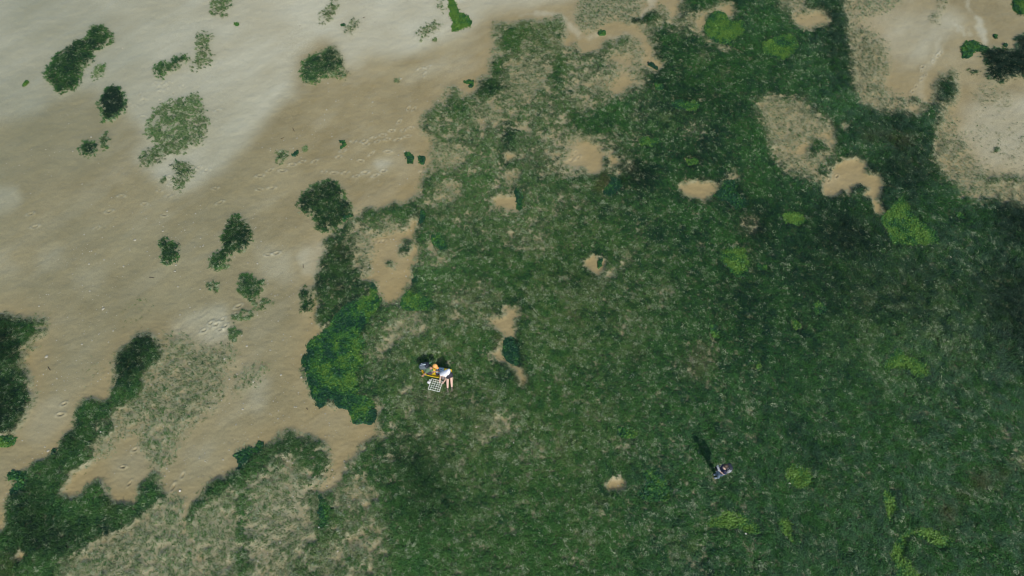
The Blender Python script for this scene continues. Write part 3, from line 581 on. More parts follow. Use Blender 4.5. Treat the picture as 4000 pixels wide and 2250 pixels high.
def zat(X, Y): return lookup(Z, X, Y)
def ground_z(x, y):
    X, Y = to_px(x, y); return float(zat(np.array([X]), np.array([Y]))[0])

# ground sheet: surveyed grid plus an apron out to the horizon
V = np.stack([WXg.ravel(), WYg.ravel(), Z.ravel()], 1)
idx = np.arange(NX * NY).reshape(NY, NX)
Q = np.stack([idx[1:, :-1], idx[1:, 1:], idx[:-1, 1:], idx[:-1, :-1]], -1).reshape(-1, 4)
loop = np.concatenate([idx[0, :-1], idx[:-1, -1], idx[-1, :0:-1], idx[:0:-1, 0]])
cen = np.array([0, 16.0, 0])
rings = [loop]
allV = [V]; n0 = len(V); allQ = [Q]
for mul in (1.35, 2.5, 8, 60, 250):
    rv = cen + (V[loop] - cen) * mul; rv[:, 2] = 0
    new = np.arange(n0, n0 + len(loop)); n0 += len(loop)
    prev = rings[-1]
    allV.append(rv); rings.append(new)
    allQ.append(np.stack([prev, np.roll(prev, -1), np.roll(new, -1), new], 1))
V = np.concatenate(allV); Q = np.concatenate(allQ)
nr = n0 - NX * NY
pad = lambda a: np.concatenate([a.ravel()] + [a.ravel()[loop] * k for k in (1, 1, 1, 1, 1)])
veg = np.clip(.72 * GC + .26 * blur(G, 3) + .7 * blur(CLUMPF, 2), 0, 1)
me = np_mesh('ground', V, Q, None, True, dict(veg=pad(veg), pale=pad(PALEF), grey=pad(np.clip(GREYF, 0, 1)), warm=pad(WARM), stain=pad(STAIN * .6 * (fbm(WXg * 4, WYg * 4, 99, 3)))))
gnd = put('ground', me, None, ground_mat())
tag(gnd, 'brown and pale wet sand of the tidal flat', None, None, 'structure')

# ------------------------------------------------------------------ seagrass
def tuft(rng, nb=8, reach=.115, width=.012, lift=.055, root=.026):
    """blades that lie down along +x, as arrays"""
    vs = []; qs = []; n = 0
    for k in range(nb):
        a = rng.normal(0, .55); L_ = reach * rng.uniform(.6, 1.25); w = width * rng.uniform(.7, 1.3)
        x0, y0 = rng.normal(0, root, 2); h = lift * rng.uniform(.4, 1.5); bend = rng.normal(0, .5); roll = rng.normal(0, .5)
        px, py = x0, y0
        prof = [0, .75, 1, .55]
        for s_ in range(4):
            aa = a + bend * s_ / 3
            if s_: px += math.cos(aa) * L_ / 3; py += math.sin(aa) * L_ / 3
            ww = w * (1, 1, .85, .3)[s_] / 2
            nx, ny = -math.sin(aa), math.cos(aa)
            z = h * prof[s_] - .005
            vs.append((px + nx * ww, py + ny * ww, z + ww * math.sin(roll))); vs.append((px - nx * ww, py - ny * ww, z - ww * math.sin(roll)))
        for s_ in range(3): qs.append((n + 2 * s_, n + 2 * s_ + 1, n + 2 * s_ + 3, n + 2 * s_ + 2))
        n += 8
    return np.array(vs), np.array(qs)

DEEP = np.array([.011, .046, .025]); MIDG = np.array([.042, .142, .028]); OLV = np.array([.125, .175, .050]); PALEG = np.array([.32, .38, .23]); DRY = np.array([.30, .315, .160]); BRN = np.array([.10, .068, .022]); GREYG = np.array([.075, .150, .088])

def lerp(a, b, t): return a + (b - a) * np.asarray(t)[:, None]

def grass_tint(x, y, dark, olive, thin, brown, rng):
    n1 = fbm(x * .55, y * .55, 120, 4); n2 = fbm(x * 2.6, y * 2.6, 124, 3)
    r = rng.random(len(x))
    t = np.clip(.58 + .16 * sstep(8, -2, x) + .9 * (n1 - .5) + 1.1 * (n2 - .5) + 1.05 * (r - .5) - .62 * dark + .3 * olive + .25 * thin + .26 * sstep(17, 7, y), 0, 1)
    c = lerp(np.tile(DEEP, (len(x), 1)), np.tile(MIDG, (len(x), 1)), t)
    c = lerp(c, GREYG, .6 * np.clip((.75 * sstep(10, 24, x) + .5 * sstep(16, 7, y) * sstep(2, 8, x)).clip(0, .85) * sstep(.35, .7, vnoise(x * 4, y * 4, 131)) + .2 * dark * t, 0, 1))
    c = lerp(c, OLV, np.clip((.22 * sstep(9, 0, x) + olive * .95 + .25 * thin) * (1 - .8 * np.clip(dark, 0, 1)) * sstep(.3, .75, n2 * .6 + r * .4), 0, 1))
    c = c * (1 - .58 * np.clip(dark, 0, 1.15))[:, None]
    c = lerp(c, DRY, np.clip(np.clip(thin * 1.5 - .12, 0, 1) * .72 + .34 * olive * sstep(.45, .7, n2), 0, 1) * (rng.random(len(x)) < .6))
    pale = (rng.random(len(x)) < (.05 * (1 - .5 * sstep(4, 14, x)) * (1 - .6 * np.clip(dark, 0, 1)) + .15 * sstep(.5, .72, n2) * (1 - .8 * dark) + .20 * thin + .16 * olive * sstep(.42, .6, n2))) * rng.uniform(.35, 1, len(x)) * (1 - .5 * dark)
    c = lerp(c, PALEG, pale)
    c = lerp(c, BRN, np.clip(brown * rng.uniform(.4, 1.1, len(x)), 0, 1))
    return c

def comb_angle(x, y, rng):
    return R(205) + (fbm(x * .22, y * .22, 140, 3) - .5) * 5.0 + rng.normal(0, .55, len(x))

def zA_pts(*pts): return np.array([(1600 + a / 6.9, 1350 + b / 6.9) for a, b in pts])

# meadow: points on the surveyed grid area, tufts instanced on them
rng = np.random.default_rng(5)
x0, x1 = WXg.min(), WXg.max(); y0, y1 = WYg.min(), WYg.max()
NPTS = int((x1 - x0) * (y1 - y0) * DENS)
px_ = rng.uniform(x0, x1, NPTS); py_ = rng.uniform(y0, y1, NPTS)
X, Y = to_px(px_, py_)
ok = (X > GX[0]) & (X < GX[-1]) & (Y > GY[0]) & (Y < GY[-1])
px_, py_, X, Y = px_[ok], py_[ok], X[ok], Y[ok]
dens = lookup(GC, X, Y); thin = 1 - lookup(G, X, Y)
keep = rng.random(len(X)) < dens * (1 - .2 * np.clip(thin * 1.3, 0, 1))
SL = raster(zA_pts((345, 735), (480, 800), (620, 850), (810, 900), (1090, 905), (1140, 800), (1140, 710), (905, 650), (600, 660)), 2, 0)
BUILT = np.zeros((NY, NX)); BUILT[SL[0]] = SL[1]
for X0, Y0, r0 in ((1750, 1530, .14), (1766, 1524, .14), (2790, 1867, .13), (2790, 1853, .13), (1677, 1494, .09)):
    gx, gy = ground(X0, Y0); BUILT[(WXg - gx) ** 2 + (WYg - gy) ** 2 < r0 ** 2] = 1
keep &= lookup(BUILT, X, Y) < .5
ex = rng.random(len(X)) < (dens * sstep(.25, .55, thin) * .75); ex &= lookup(BUILT, X, Y) < .5
jx, jy = px_[ex] + rng.normal(0, .07, ex.sum()), py_[ex] + rng.normal(0, .07, ex.sum())
px_, py_, thin = np.concatenate([px_[keep], jx]), np.concatenate([py_[keep], jy]), np.concatenate([thin[keep], np.maximum(thin[ex], .6)])
X, Y = to_px(px_, py_)
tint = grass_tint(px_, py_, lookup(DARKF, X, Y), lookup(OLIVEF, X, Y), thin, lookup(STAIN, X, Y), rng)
print('meadow tufts', len(px_))
Vp = np.stack([px_, py_, zat(X, Y)], 1).astype(np.float32)
pm = bpy.data.meshes.new('seagrass_meadow')
pm.vertices.add(len(Vp)); pm.vertices.foreach_set('co', Vp.ravel())
c4 = np.ones((len(Vp), 4), np.float32); c4[:, :3] = tint
pm.attributes.new('tint', 'FLOAT_COLOR', 'POINT').data.foreach_set('color', c4.ravel())
rot = np.zeros((len(Vp), 3), np.float32); rot[:, 2] = comb_angle(px_, py_, rng)
rot[:, 0] = rng.normal(0, .12, len(Vp)); rot[:, 1] = rng.normal(0, .12, len(Vp))
pm.attributes.new('turn', 'FLOAT_VECTOR', 'POINT').data.foreach_set('vector', rot.ravel())
pm.attributes.new('size', 'FLOAT', 'POINT').data.foreach_set('value', rng.uniform(.75, 1.35, len(Vp)).astype(np.float32) * (1 - .15 * thin).astype(np.float32))
pm.attributes.new('kindno', 'INT', 'POINT').data.foreach_set('value', np.where(rng.random(len(Vp)) < np.clip(thin * 2.2 - .2, 0, 1), rng.integers(6, 10, len(Vp)), rng.integers(0, 6, len(Vp))).astype(np.int32))
meadow = put('seagrass_meadow', pm)
tag(meadow, 'dark green seagrass meadow covering the tidal flat', 'seagrass', None, 'stuff')
trng = np.random.default_rng(8)
src = []
for k in range(10):
    tv, tq = tuft(trng, 9) if k < 6 else tuft(trng, 5, .10, .009, .04, .03)
    tm = np_mesh('seagrass_tuft', tv, tq); tm.materials.append(M_BLADE_I)
    src.append(bpy.data.objects.new('seagrass_tuft', tm))          # not linked: only the meadow's node tree reads them
ng = bpy.data.node_groups.new('meadow', 'GeometryNodeTree')
ng.interface.new_socket('Geometry', in_out='INPUT', socket_type='NodeSocketGeometry')
ng.interface.new_socket('Geometry', in_out='OUTPUT', socket_type='NodeSocketGeometry')
N = ng.nodes; Lk = ng.links
gi = N.new('NodeGroupInput'); go = N.new('NodeGroupOutput')
m2p = N.new('GeometryNodeMeshToPoints'); Lk.new(gi.outputs[0], m2p.inputs['Mesh'])
g2i = N.new('GeometryNodeGeometryToInstance')
for s_ in reversed(src):
    oi = N.new('GeometryNodeObjectInfo'); oi.inputs['Object'].default_value = s_
    Lk.new(oi.outputs['Geometry'], g2i.inputs[0])
iop = N.new('GeometryNodeInstanceOnPoints')
Lk.new(m2p.outputs[0], iop.inputs['Points']); Lk.new(g2i.outputs[0], iop.inputs['Instance'])
iop.inputs['Pick Instance'].default_value = True
def named(nm, t):
    n = N.new('GeometryNodeInputNamedAttribute'); n.data_type = t; n.inputs['Name'].default_value = nm
    return n.outputs['Attribute']
Lk.new(named('kindno', 'INT'), iop.inputs['Instance Index'])
Lk.new(named('turn', 'FLOAT_VECTOR'), iop.inputs['Rotation'])
Lk.new(named('size', 'FLOAT'), iop.inputs['Scale'])
Lk.new(iop.outputs[0], go.inputs[0])
md = meadow.modifiers.new('tufts', 'NODES'); md.node_group = ng

def bake_tufts(px, py, pz, ang, size, col, rng, nb=8):
    """many tufts as one mesh (for a clump that is a thing of its own)"""
    VV = []; QQ = []; CC = []; off = 0
    kinds = [tuft(rng, nb) for _ in range(5)]
    kk = rng.integers(0, 5, len(px))
    for k in range(5):
        sel = np.where(kk == k)[0]
        if not len(sel): continue
        tv, tq = kinds[k]
        ca, sa = np.cos(ang[sel])[:, None], np.sin(ang[sel])[:, None]
        s_ = size[sel][:, None]
        xx = (tv[None, :, 0] * ca - tv[None, :, 1] * sa) * s_ + px[sel][:, None]
        yy = (tv[None, :, 0] * sa + tv[None, :, 1] * ca) * s_ + py[sel][:, None]
        zz = tv[None, :, 2] * s_ + pz[sel][:, None]
        VV.append(np.stack([xx, yy, zz], -1).reshape(-1, 3))
        QQ.append((tq[None] + (np.arange(len(sel)) * len(tv))[:, None, None] + off).reshape(-1, 4))
        CC.append(np.repeat(col[sel], len(tv), 0)); off += len(sel) * len(tv)
    return np.concatenate(VV), np.concatenate(QQ), np.concatenate(CC)

for (c, cov, dk, soft, s, lab), (sl, m) in zip(CLUMPS, clump_masks):
    F_ = np.zeros((NY, NX)); F_[sl] = m
    wx, wy = WXg[sl][m > .05], WYg[sl][m > .05]
    ax0, ax1, ay0, ay1 = wx.min(), wx.max(), wy.min(), wy.max()
    n = int((ax1 - ax0) * (ay1 - ay0) * DENS * 1.25)
    px, py = rng.uniform(ax0, ax1, n), rng.uniform(ay0, ay1, n)
    X, Y = to_px(px, py)
    d = lookup(F_, X, Y); brk = lookup(BREAK, X, Y); fnb = lookup(FINEB, X, Y)
    dd = cover(np.clip(d * cov, 0, 1), brk, fnb) * (1 - .45 * (1 - cov))
    k = rng.random(n) < dd
    if k.sum() < 25: k = np.argsort(-(dd + .001 * rng.random(n) + d))[:25]
    px, py, X, Y, d = px[k], py[k], X[k], Y[k], d[k]
    tn = grass_tint(px, py, np.full(len(px), dk) * sstep(.3, .9, d), np.zeros(len(px)), np.full(len(px), (1 - cov) * .7), np.zeros(len(px)), rng)
    cx, cy = float(px.mean()), float(py.mean())
    VV, QQ, CC = bake_tufts(px - cx, py - cy, zat(X, Y), comb_angle(px, py, rng), rng.uniform(.75, 1.3, len(px)), tn, rng)
    o = put('seagrass_clump', np_mesh('seagrass_clump', VV, QQ, CC), None, M_BLADE)
    o.location = (cx, cy, 0)
    tag(o, lab, 'seagrass clump', 'seagrass clumps on the sand')

# ------------------------------------------------------------------ seaweed
WT = np.array([.014, .054, .028]); WM = np.array([.034, .120, .027]); WB = np.array([.090, .185, .030])
def weed_col(x, y, br, core, rng, n, amp=1.9):
    n1 = fbm(x * 1.3, y * 1.3, 160, 4); n2 = fbm(x * 5, y * 5, 164, 3); r = rng.random(n)
    t = np.clip((br * (.68 + .36 * core) + .03 if br > .5 else br * (.72 + .28 * core) - .06 * (br > .1)) + amp * (n1 - .5) + 1.0 * (n2 - .5) + .75 * (r - .5), 0, 1)
    c = lerp(np.tile(WT, (n, 1)), np.tile(WM, (n, 1)), np.clip(t * 2, 0, 1))
    return lerp(c, WB, np.clip(t * 2 - 1, 0, 1))

def frond(rng):
    """one crinkled leaf about 0.13 m long, 4 x 3 grid"""
    v = []
    for i in range(5):
        u = i / 4
        w = .05 * math.sin(math.pi * (.12 + .8 * u)) * rng.uniform(.8, 1.2)
        for j in range(4):
            t = (j / 3 - .5) * 2
            v.append((u * .13 - .04 + rng.normal(0, .004), t * w + rng.normal(0, .004), .012 + .03 * math.sin(u * 3) + .014 * (-1) ** (i + j) * abs(t) + rng.normal(0, .006)))
    q = [(i * 4 + j, i * 4 + j + 1, i * 4 + j + 5, i * 4 + j + 4) for i in range(4) for j in range(3)]
    return np.array(v), np.array(q)

def weed_mat(br, lab, sl, m):
    amp = .8 if br > .85 else 1.9 if br > .5 else (2.6 if (m > .5).sum() > 1500 else .85)
    F_ = np.zeros((NY, NX)); F_[sl] = m
    X_, Y_ = PX[sl], PY[sl]; x, y = WXg[sl], WYg[sl]
    core = blur(m, 5) ; core = sstep(.25, 1, core / core.max())
    ridge = 1 - np.abs(fbm(x * 3.5, y * 3.5, 170, 3) * 2 - 1)
    h = (.012 + .055 * ridge * core + .03 * (fbm(x * 9, y * 9, 174, 2) - .5)) * np.clip((m - .35) * 3, 0, 1) - .02 * (m < .35)
    vz = Z[sl] + h
    ny_, nx_ = m.shape
    ii = np.arange(nx_ * ny_).reshape(ny_, nx_)
    cell = (m[1:, :-1] + m[1:, 1:] + m[:-1, 1:] + m[:-1, :-1]) / 4 > .45
    q = np.stack([ii[1:, :-1], ii[1:, 1:], ii[:-1, 1:], ii[:-1, :-1]], -1)[cell]
    sel = m > .5
    cx, cy = float(x[sel].mean()), float(y[sel].mean())
    used = np.unique(q); remap = np.full(nx_ * ny_, -1); remap[used] = np.arange(len(used))
    q = remap[q]
    V0 = np.stack([x.ravel()[used] - cx, y.ravel()[used] - cy, vz.ravel()[used]], 1)
    C0 = weed_col(x.ravel()[used], y.ravel()[used], br, core.ravel()[used], rng, len(used), amp)
    ax0, ax1, ay0, ay1 = x[sel].min(), x[sel].max(), y[sel].min(), y[sel].max()
    n = int((ax1 - ax0) * (ay1 - ay0) * 470) + 14
    px, py = rng.uniform(ax0, ax1, n), rng.uniform(ay0, ay1, n)
    X, Y = to_px(px, py); d = lookup(F_, X, Y)
    k = d > rng.uniform(.05, .9, n); px, py, X, Y = px[k], py[k], X[k], Y[k]
    C = np.zeros((NY, NX)); C[sl] = core; H = np.zeros((NY, NX)); H[sl] = vz
    cc = weed_col(px, py, br, lookup(C, X, Y), rng, len(px), amp) ; pz = lookup(H, X, Y)
    VV = [V0]; QQ = [q]; CC = [C0]; off = len(V0)
    kinds = [frond(rng) for _ in range(6)]; kk = rng.integers(0, 6, len(px)); ang = rng.uniform(0, 6.283, len(px)); sz = rng.uniform(.28, .8, len(px)); tp = rng.normal(0, .45, len(px))
    for t in range(6):
        se = np.where(kk == t)[0]
        if not len(se): continue
        tv, tq = kinds[t]
        ca, sa = np.cos(ang[se])[:, None], np.sin(ang[se])[:, None]; s_ = sz[se][:, None]; tl = tp[se][:, None]
        lx = tv[None, :, 0] * np.cos(tl); lz = tv[None, :, 2] + tv[None, :, 0] * np.sin(tl)
        VV.append(np.stack([(lx * ca - tv[None, :, 1] * sa) * s_ + px[se][:, None] - cx, (lx * sa + tv[None, :, 1] * ca) * s_ + py[se][:, None] - cy, lz * s_ + pz[se][:, None] + .01], -1).reshape(-1, 3))
        QQ.append((tq[None] + (np.arange(len(se)) * len(tv))[:, None, None] + off).reshape(-1, 4))
        CC.append(np.repeat(cc[se], len(tv), 0)); off += len(se) * len(tv)
    o = put('seaweed_mat', np_mesh('seaweed_mat', np.concatenate(VV), np.concatenate(QQ), np.concatenate(CC)), None, M_WEED)
    o.location = (cx, cy, 0)
    tag(o, lab, 'seaweed', 'seaweed mats on the flat')

for (c, br, s, lab), (sl, m) in zip(MATS, mat_masks):
    weed_mat(br, lab, sl, m)

# ------------------------------------------------------------------ pale worm casts on the sand
def cast_mesh(rng):
    vs = [(0, 0, .018)]; fs = []
    n = 9
    for ring, (r, z) in enumerate(((.016, .016), (.03, .004), (.036, -.012))):
        for k in range(n):
            a = k / n * 6.283; rr = r * rng.uniform(.75, 1.3)
            vs.append((rr * math.cos(a), rr * math.sin(a), z * rng.uniform(.8, 1.2)))
    for k in range(n): fs.append((0, 1 + k, 1 + (k + 1) % n))
    for ring in range(2):
        b0 = 1 + ring * n; b1 = b0 + n
        for k in range(n): fs.append((b0 + k, b1 + k, b1 + (k + 1) % n, b0 + (k + 1) % n))
    me = bpy.data.meshes.new('worm_cast'); me.from_pydata(vs, [], fs)
    for p in me.polygons: p.use_smooth = True
    return me
M_CAST = plain('pale_cast_sand', (.34, .32, .235), .5, .3, 90, .3)
crng = np.random.default_rng(21)
casts = [cast_mesh(crng) for _ in range(5)]
for cmesh in casts: cmesh.materials.append(M_CAST)
CAND = []
X = crng.uniform(-60, 4060, 16000); Y = crng.uniform(-60, 2310, 16000)
x, y = ground(X, Y)
lik = sstep(.38, .62, fbm(x * .3, y * .3, 200, 3)) * (1 - lookup(GC, X, Y)) * (1 - lookup(WEEDF, X, Y)) * (1 - lookup(CLUMPF, X, Y)) * (.15 + .85 * (1 - lookup(PALEF, X, Y))) * np.where(X < 1900, 1, .25)
k = crng.random(16000) < lik * .62
X, Y, x, y = X[k], Y[k], x[k], y[k]
sz = np.exp(crng.normal(0, .40, len(X))) * .58
inside = (X > 8) & (X < 3992) & (Y > 8) & (Y < 2242)
order = np.argsort(-sz * inside)[:300]
rest = np.setdiff1d(np.arange(len(X)), order)
print('casts', len(X))
for q in order:
    o = bpy.data.objects.new('worm_cast', casts[int(q) % 5]); COL.objects.link(o)
    o.location = (x[q], y[q], float(zat(X[q:q + 1], Y[q:q + 1])[0])); s_ = float(sz[q]); o.scale = (s_ * 1.2, s_, s_); o.rotation_euler = (0, 0, float(crng.uniform(0, 6)))
    tag(o, 'small pale worm cast standing on bare wet sand', 'worm cast', 'larger worm casts on the sand')
bm = bmesh.new()
for q in rest:
    t = bm.verts[:] if False else None
    tmp = casts[int(q) % 5]
    n0 = len(bm.verts)
    bm.from_mesh(tmp); bm.verts.ensure_lookup_table()
    s_ = float(sz[q]); mt = Matrix.Translation((x[q], y[q], float(zat(X[q:q + 1], Y[q:q + 1])[0]))) @ Matrix.Diagonal((s_, s_, s_, 1))
    for v in bm.verts[n0:]: v.co = mt @ v.co
me = bpy.data.meshes.new('worm_casts'); bm.to_mesh(me); bm.free()
o = put('worm_cast_litter', me, None, M_CAST)
tag(o, 'scatter of tiny pale worm casts over the sand', 'worm casts', None, 'stuff')

# ------------------------------------------------------------------ people and their things
def skin_mesh(joints, edges, add=0.0, levels=2, root=None):
    """one smooth surface grown along a skeleton {name: (position, radius)}"""
    names = []
    for a, b in edges:
        for q in (a, b):
            if q not in names: names.append(q)
    me = bpy.data.meshes.new('skeleton')
    me.from_pydata([joints[n][0] for n in names], [(names.index(a), names.index(b)) for a, b in edges], [])
    o = bpy.data.objects.new('skeleton', me); COL.objects.link(o)
    md = o.modifiers.new('skin', 'SKIN'); md.use_smooth_shade = True
    for i, n in enumerate(names):
        r = joints[n][1] + add
        sv = me.skin_vertices[0].data[i]; sv.radius = (r, r); sv.use_root = (n == (root or names[0]))
    sb = o.modifiers.new('smooth', 'SUBSURF'); sb.levels = levels; sb.render_levels = levels
    dg = bpy.context.evaluated_depsgraph_get()
    out = bpy.data.meshes.new_from_object(o.evaluated_get(dg))
    bpy.data.objects.remove(o); bpy.data.meshes.remove(me)
    return out

def join_meshes(name, parts):
    """parts: list of (mesh, material); one mesh with those materials"""
    bm = bmesh.new(); mats = []
    for me, mat in parts:
        if mat not in mats: mats.append(mat)
        n0 = len(bm.faces)
        bm.from_mesh(me); bm.faces.ensure_lookup_table()
        for f in bm.faces[n0:]: f.material_index = mats.index(mat); f.smooth = True
    out = bpy.data.meshes.new(name); bm.to_mesh(out); bm.free()
    for m in mats: out.materials.append(m)
    return out

def frame_of(fwd, up):
    up = up.normalized(); f = (fwd - up * fwd.dot(up)).normalized(); s = up.cross(f)
    return Matrix((s, f, up)).transposed()          # columns: side, forward, up

def ellipsoid(c, rad, M=None, seg=20, rings=14, power=1.0, edit=None):
    vs = []; fs = []
    sgn = lambda v: math.copysign(abs(v) ** power, v)
    for i in range(rings + 1):
        th = math.pi * i / rings
        for j in range(seg):
            ph = 2 * math.pi * j / seg
            v = Vector((sgn(math.sin(th)) * sgn(math.cos(ph)) * rad[0], sgn(math.sin(th)) * sgn(math.sin(ph)) * rad[1], sgn(math.cos(th)) * rad[2]))
            if edit: v = edit(v)
            vs.append(c + (M @ v if M else v))
    for i in range(rings):
        for j in range(seg): fs.append((i * seg + j, (i + 1) * seg + j, (i + 1) * seg + (j + 1) % seg, i * seg + (j + 1) % seg))
    me = bpy.data.meshes.new('form'); me.from_pydata(vs, [], fs)
    bm = bmesh.new(); bm.from_mesh(me); bmesh.ops.remove_doubles(bm, verts=bm.verts, dist=1e-5); bm.to_mesh(me); bm.free()
    for p in me.polygons: p.use_smooth = True
    return me

def hand(wrist, palm_dir, back, size=1.0, side=1, curl=.6):
    """palm with five separate bent fingers"""
    d = palm_dir.normalized(); b = (back - d * back.dot(d)).normalized(); s = d.cross(b) * side
    J = {}; E = []
    J['w'] = (wrist, .026 * size); J['m'] = (wrist + d * .05 * size, .032 * size); J['k'] = (wrist + d * .085 * size, .030 * size)
    E += [('w', 'm'), ('m', 'k')]
    out = [skin_mesh(J, E, levels=1)]
    for k, (off, ln) in enumerate(((-.030, .070), (-.010, .080), (.010, .076), (.028, .060))):
        base = wrist + (d * .078 + s * off) * size
        dd = d; J = {'a': (base, .010 * size)}; E = []; p = base; prev = 'a'
        for q in range(3):
            ang = curl * (.5 + .4 * q) * (1 + .08 * k)
            dd = (d * math.cos(ang) - b * math.sin(ang)).normalized()
            p = p + dd * ln * size * (.45, .32, .25)[q]; J['f%d' % q] = (p, (.0095, .0088, .0075)[q] * size); E.append((prev, 'f%d' % q)); prev = 'f%d' % q
        out.append(skin_mesh(J, E, levels=1))
    t0 = wrist + (d * .03 - s * .026) * size; t1 = t0 + (d * .035 - s * .028) * size; t2 = t1 + (d * .03 - s * .004 - b * .012) * size
    out.append(skin_mesh({'a': (t0, .013 * size), 'b': (t1, .011 * size), 'c': (t2, .008 * size)}, [('a', 'b'), ('b', 'c')], levels=1))
    return out

def head_parts(c, fwd, up, skinm, eyem, lipm):
    M = frame_of(fwd, up)
    def face(v):
        x, y, z = v
        if y > 0 and z < -.02: x *= 1 - .9 * min(.11, -z - .02) / .25; y *= .97
        if y > .06 and abs(x) < .022 and -.05 < z < .015: y += .016 * (1 - abs(x) / .022)
        return Vector((x, y, z))
    out = [(ellipsoid(c, (.076, .096, .117), M, 24, 18, 1.0, face), skinm)]
    for sx in (-1, 1):
        out.append((ellipsoid(c + M @ Vector((sx * .077, -.008, -.012)), (.011, .022, .032), M, 8, 6), skinm))
        out.append((ellipsoid(c + M @ Vector((sx * .031, .083, .006)), (.013, .008, .007), M, 8, 6), eyem))
    out.append((ellipsoid(c + M @ Vector((0, .084, -.060)), (.024, .007, .007), M, 8, 6), lipm))
    return out, M

def hair_mesh(c, M, k=1.07, low=-.02, front=.055):
    me = ellipsoid(c, (.076 * k, .096 * k, .117 * k), M, 24, 18)
    bm = bmesh.new(); bm.from_mesh(me); Mi = M.inverted()
    kill = []
    for f in bm.faces:
        v = Mi @ (f.calc_center_median() - c)
        if v.z < low - .5 * max(0, -v.y - .02) or (v.y > front and v.z < .075): kill.append(f)
    bmesh.ops.delete(bm, geom=kill, context='FACES')
    for v in bm.verts:
        l = Mi @ (v.co - c); v.co += M @ (l.normalized() * .006 * (vnoise(np.array([l.x * 90]), np.array([l.z * 90 + l.y * 60]), 3)[0] - .3))
    r = bmesh.ops.solidify(bm, geom=bm.faces[:], thickness=.006)
    bm.to_mesh(me); bm.free()
    for p in me.polygons: p.use_smooth = True
    return me

def localise(me, org):
    me.transform(Matrix.Translation(-Vector(org))); return me

M_SKIN = plain('pale_skin', (.74, .52, .41), .5, .1, 40, .08)
M_SKIN2 = plain('tanned_skin', (.50, .27, .18), .5, .1, 40, .08)
M_EYE = plain('dark_eye', (.03, .025, .02), .3); M_LIP = plain('lip', (.42, .19, .16), .5)
M_GREYHAIR = plain('grey_hair', (.20, .18, .175), .6, .6, 120, .35); M_BROWNHAIR = plain('brown_hair', (.065, .045, .034), .5, .6, 120, .4)
M_WHITE = plain('white_cotton', (.86, .88, .92), .8, .3, 25, .05); M_BLACKCLOTH = plain('dark_shorts_cloth', (.035, .035, .05), .8, .3, 40, .2)
M_BOOT = plain('worn_boot', (.17, .155, .115), .75, .5, 50, .3); M_SOCK = plain('dark_sock', (.035, .035, .03), .9, .4, 90, .2)
M_OLIVE = plain('green_shirt_cloth', (.125, .20, .115), .8, .3, 30, .1); M_ORANGE = plain('orange_cap_cloth', (.88, .42, .12), .7, .3, 50, .08)
M_DTROU = plain('dark_trouser_cloth', (.060, .052, .065), .8, .4, 35, .25); M_NAVY = plain('navy_cotton', (.018, .022, .060), .8, .3, 30, .2)
M_DENIM = plain('faded_denim', (.15, .21, .28), .8, .5, 45, .35); M_CUFF = plain('pale_cuff', (.62, .58, .48), .7, .3, 40, .1)
M_YELLOW = plain('yellow_plastic', (.85, .60, .025), .35, .1, 12, .06); M_CLEAR = plain('cloudy_blue_plastic', (.42, .56, .64), .25, .15, 30, .18)
M_STRAP = plain('black_webbing', (.015, .016, .02), .7, .3, 80, .2); M_PACK = plain('grey_pack_nylon', (.13, .16, .18), .6, .5, 40, .3); M_PACKD = plain('dark_pack_nylon', (.022, .03, .042), .6, .4, 40, .3)
M_PACK2 = plain('light_grey_pack', (.33, .35, .38), .65, .4, 40, .12); M_LETTER = plain('white_lettering', (.82, .90, .93), .5)
M_GBOT = plain('green_bottle_plastic', (.09, .24, .13), .35, .1, 30, .1); M_WPLAS = plain('white_plastic', (.82, .83, .80), .35, .1, 20, .04); M_LIDG = plain('grey_lid', (.55, .58, .58), .4)
M_FRAMEW = plain('white_pvc', (.80, .83, .74), .4, .1, 60, .05); M_SCREEN = plain('dark_screen', (.01, .011, .014), .15); M_CTRL = plain('pale_grey_controller', (.40, .43, .46), .4, .1, 40, .06); M_PURPLE = plain('dark_purple_cloth', (.055, .03, .06), .8, .4, 40, .3)
M_SHOE = plain('blue_grey_shoe', (.20, .26, .29), .6, .4, 40, .3)

def person(org, label, joints, edges, headc, fwd, up, skinm, hands, clothes, hairm, group=None, hair_kw={}):
    rt = empty('person', org, label, 'person', 0, group)
    slim = {k: (v[0], v[1] * (.74 if k[:2] in ('pe', 'wa', 'ch', 'hi', 'sh') else 1)) for k, v in joints.items()}      # the body is a little slimmer under the clothes
    parts = [(skin_mesh(slim, edges, 0, 2, 'pelvis'), skinm)]
    hp, M = head_parts(headc, fwd, up, skinm, M_EYE, M_LIP)
    parts += hp
    for w_, d_, b_, sd_ in hands:
        for hm in hand(w_, d_, b_, 1.0, sd_): parts.append((hm, skinm))
    put('body', localise(join_meshes('body', parts), org), rt)
    for nm, ed, add, mat in clothes:
        me = localise(skin_mesh(joints, ed, add, 2), org); put(nm, me, rt, mat)
    if hairm: put('hair', localise(hair_mesh(headc, M, **hair_kw), org), rt, hairm)
    return rt, M

def shoe(rt, org, heel, toe, ankle, mat, name='boot'):
    d = (toe - heel); d.z = 0; d = d.normalized()
    J = {'h': (heel + Vector((0, 0, .012)), .042), 'm': (heel.lerp(toe, .5) + Vector((0, 0, .006)), .044), 'b': (heel.lerp(toe, .8), .043), 't': (toe, .032), 'a': (ankle, .050)}
    me = skin_mesh(J, [('h', 'm'), ('m', 'b'), ('b', 't'), ('h', 'a')], 0, 2)
    b = put(name, localise(me, org), rt, mat)
    return b

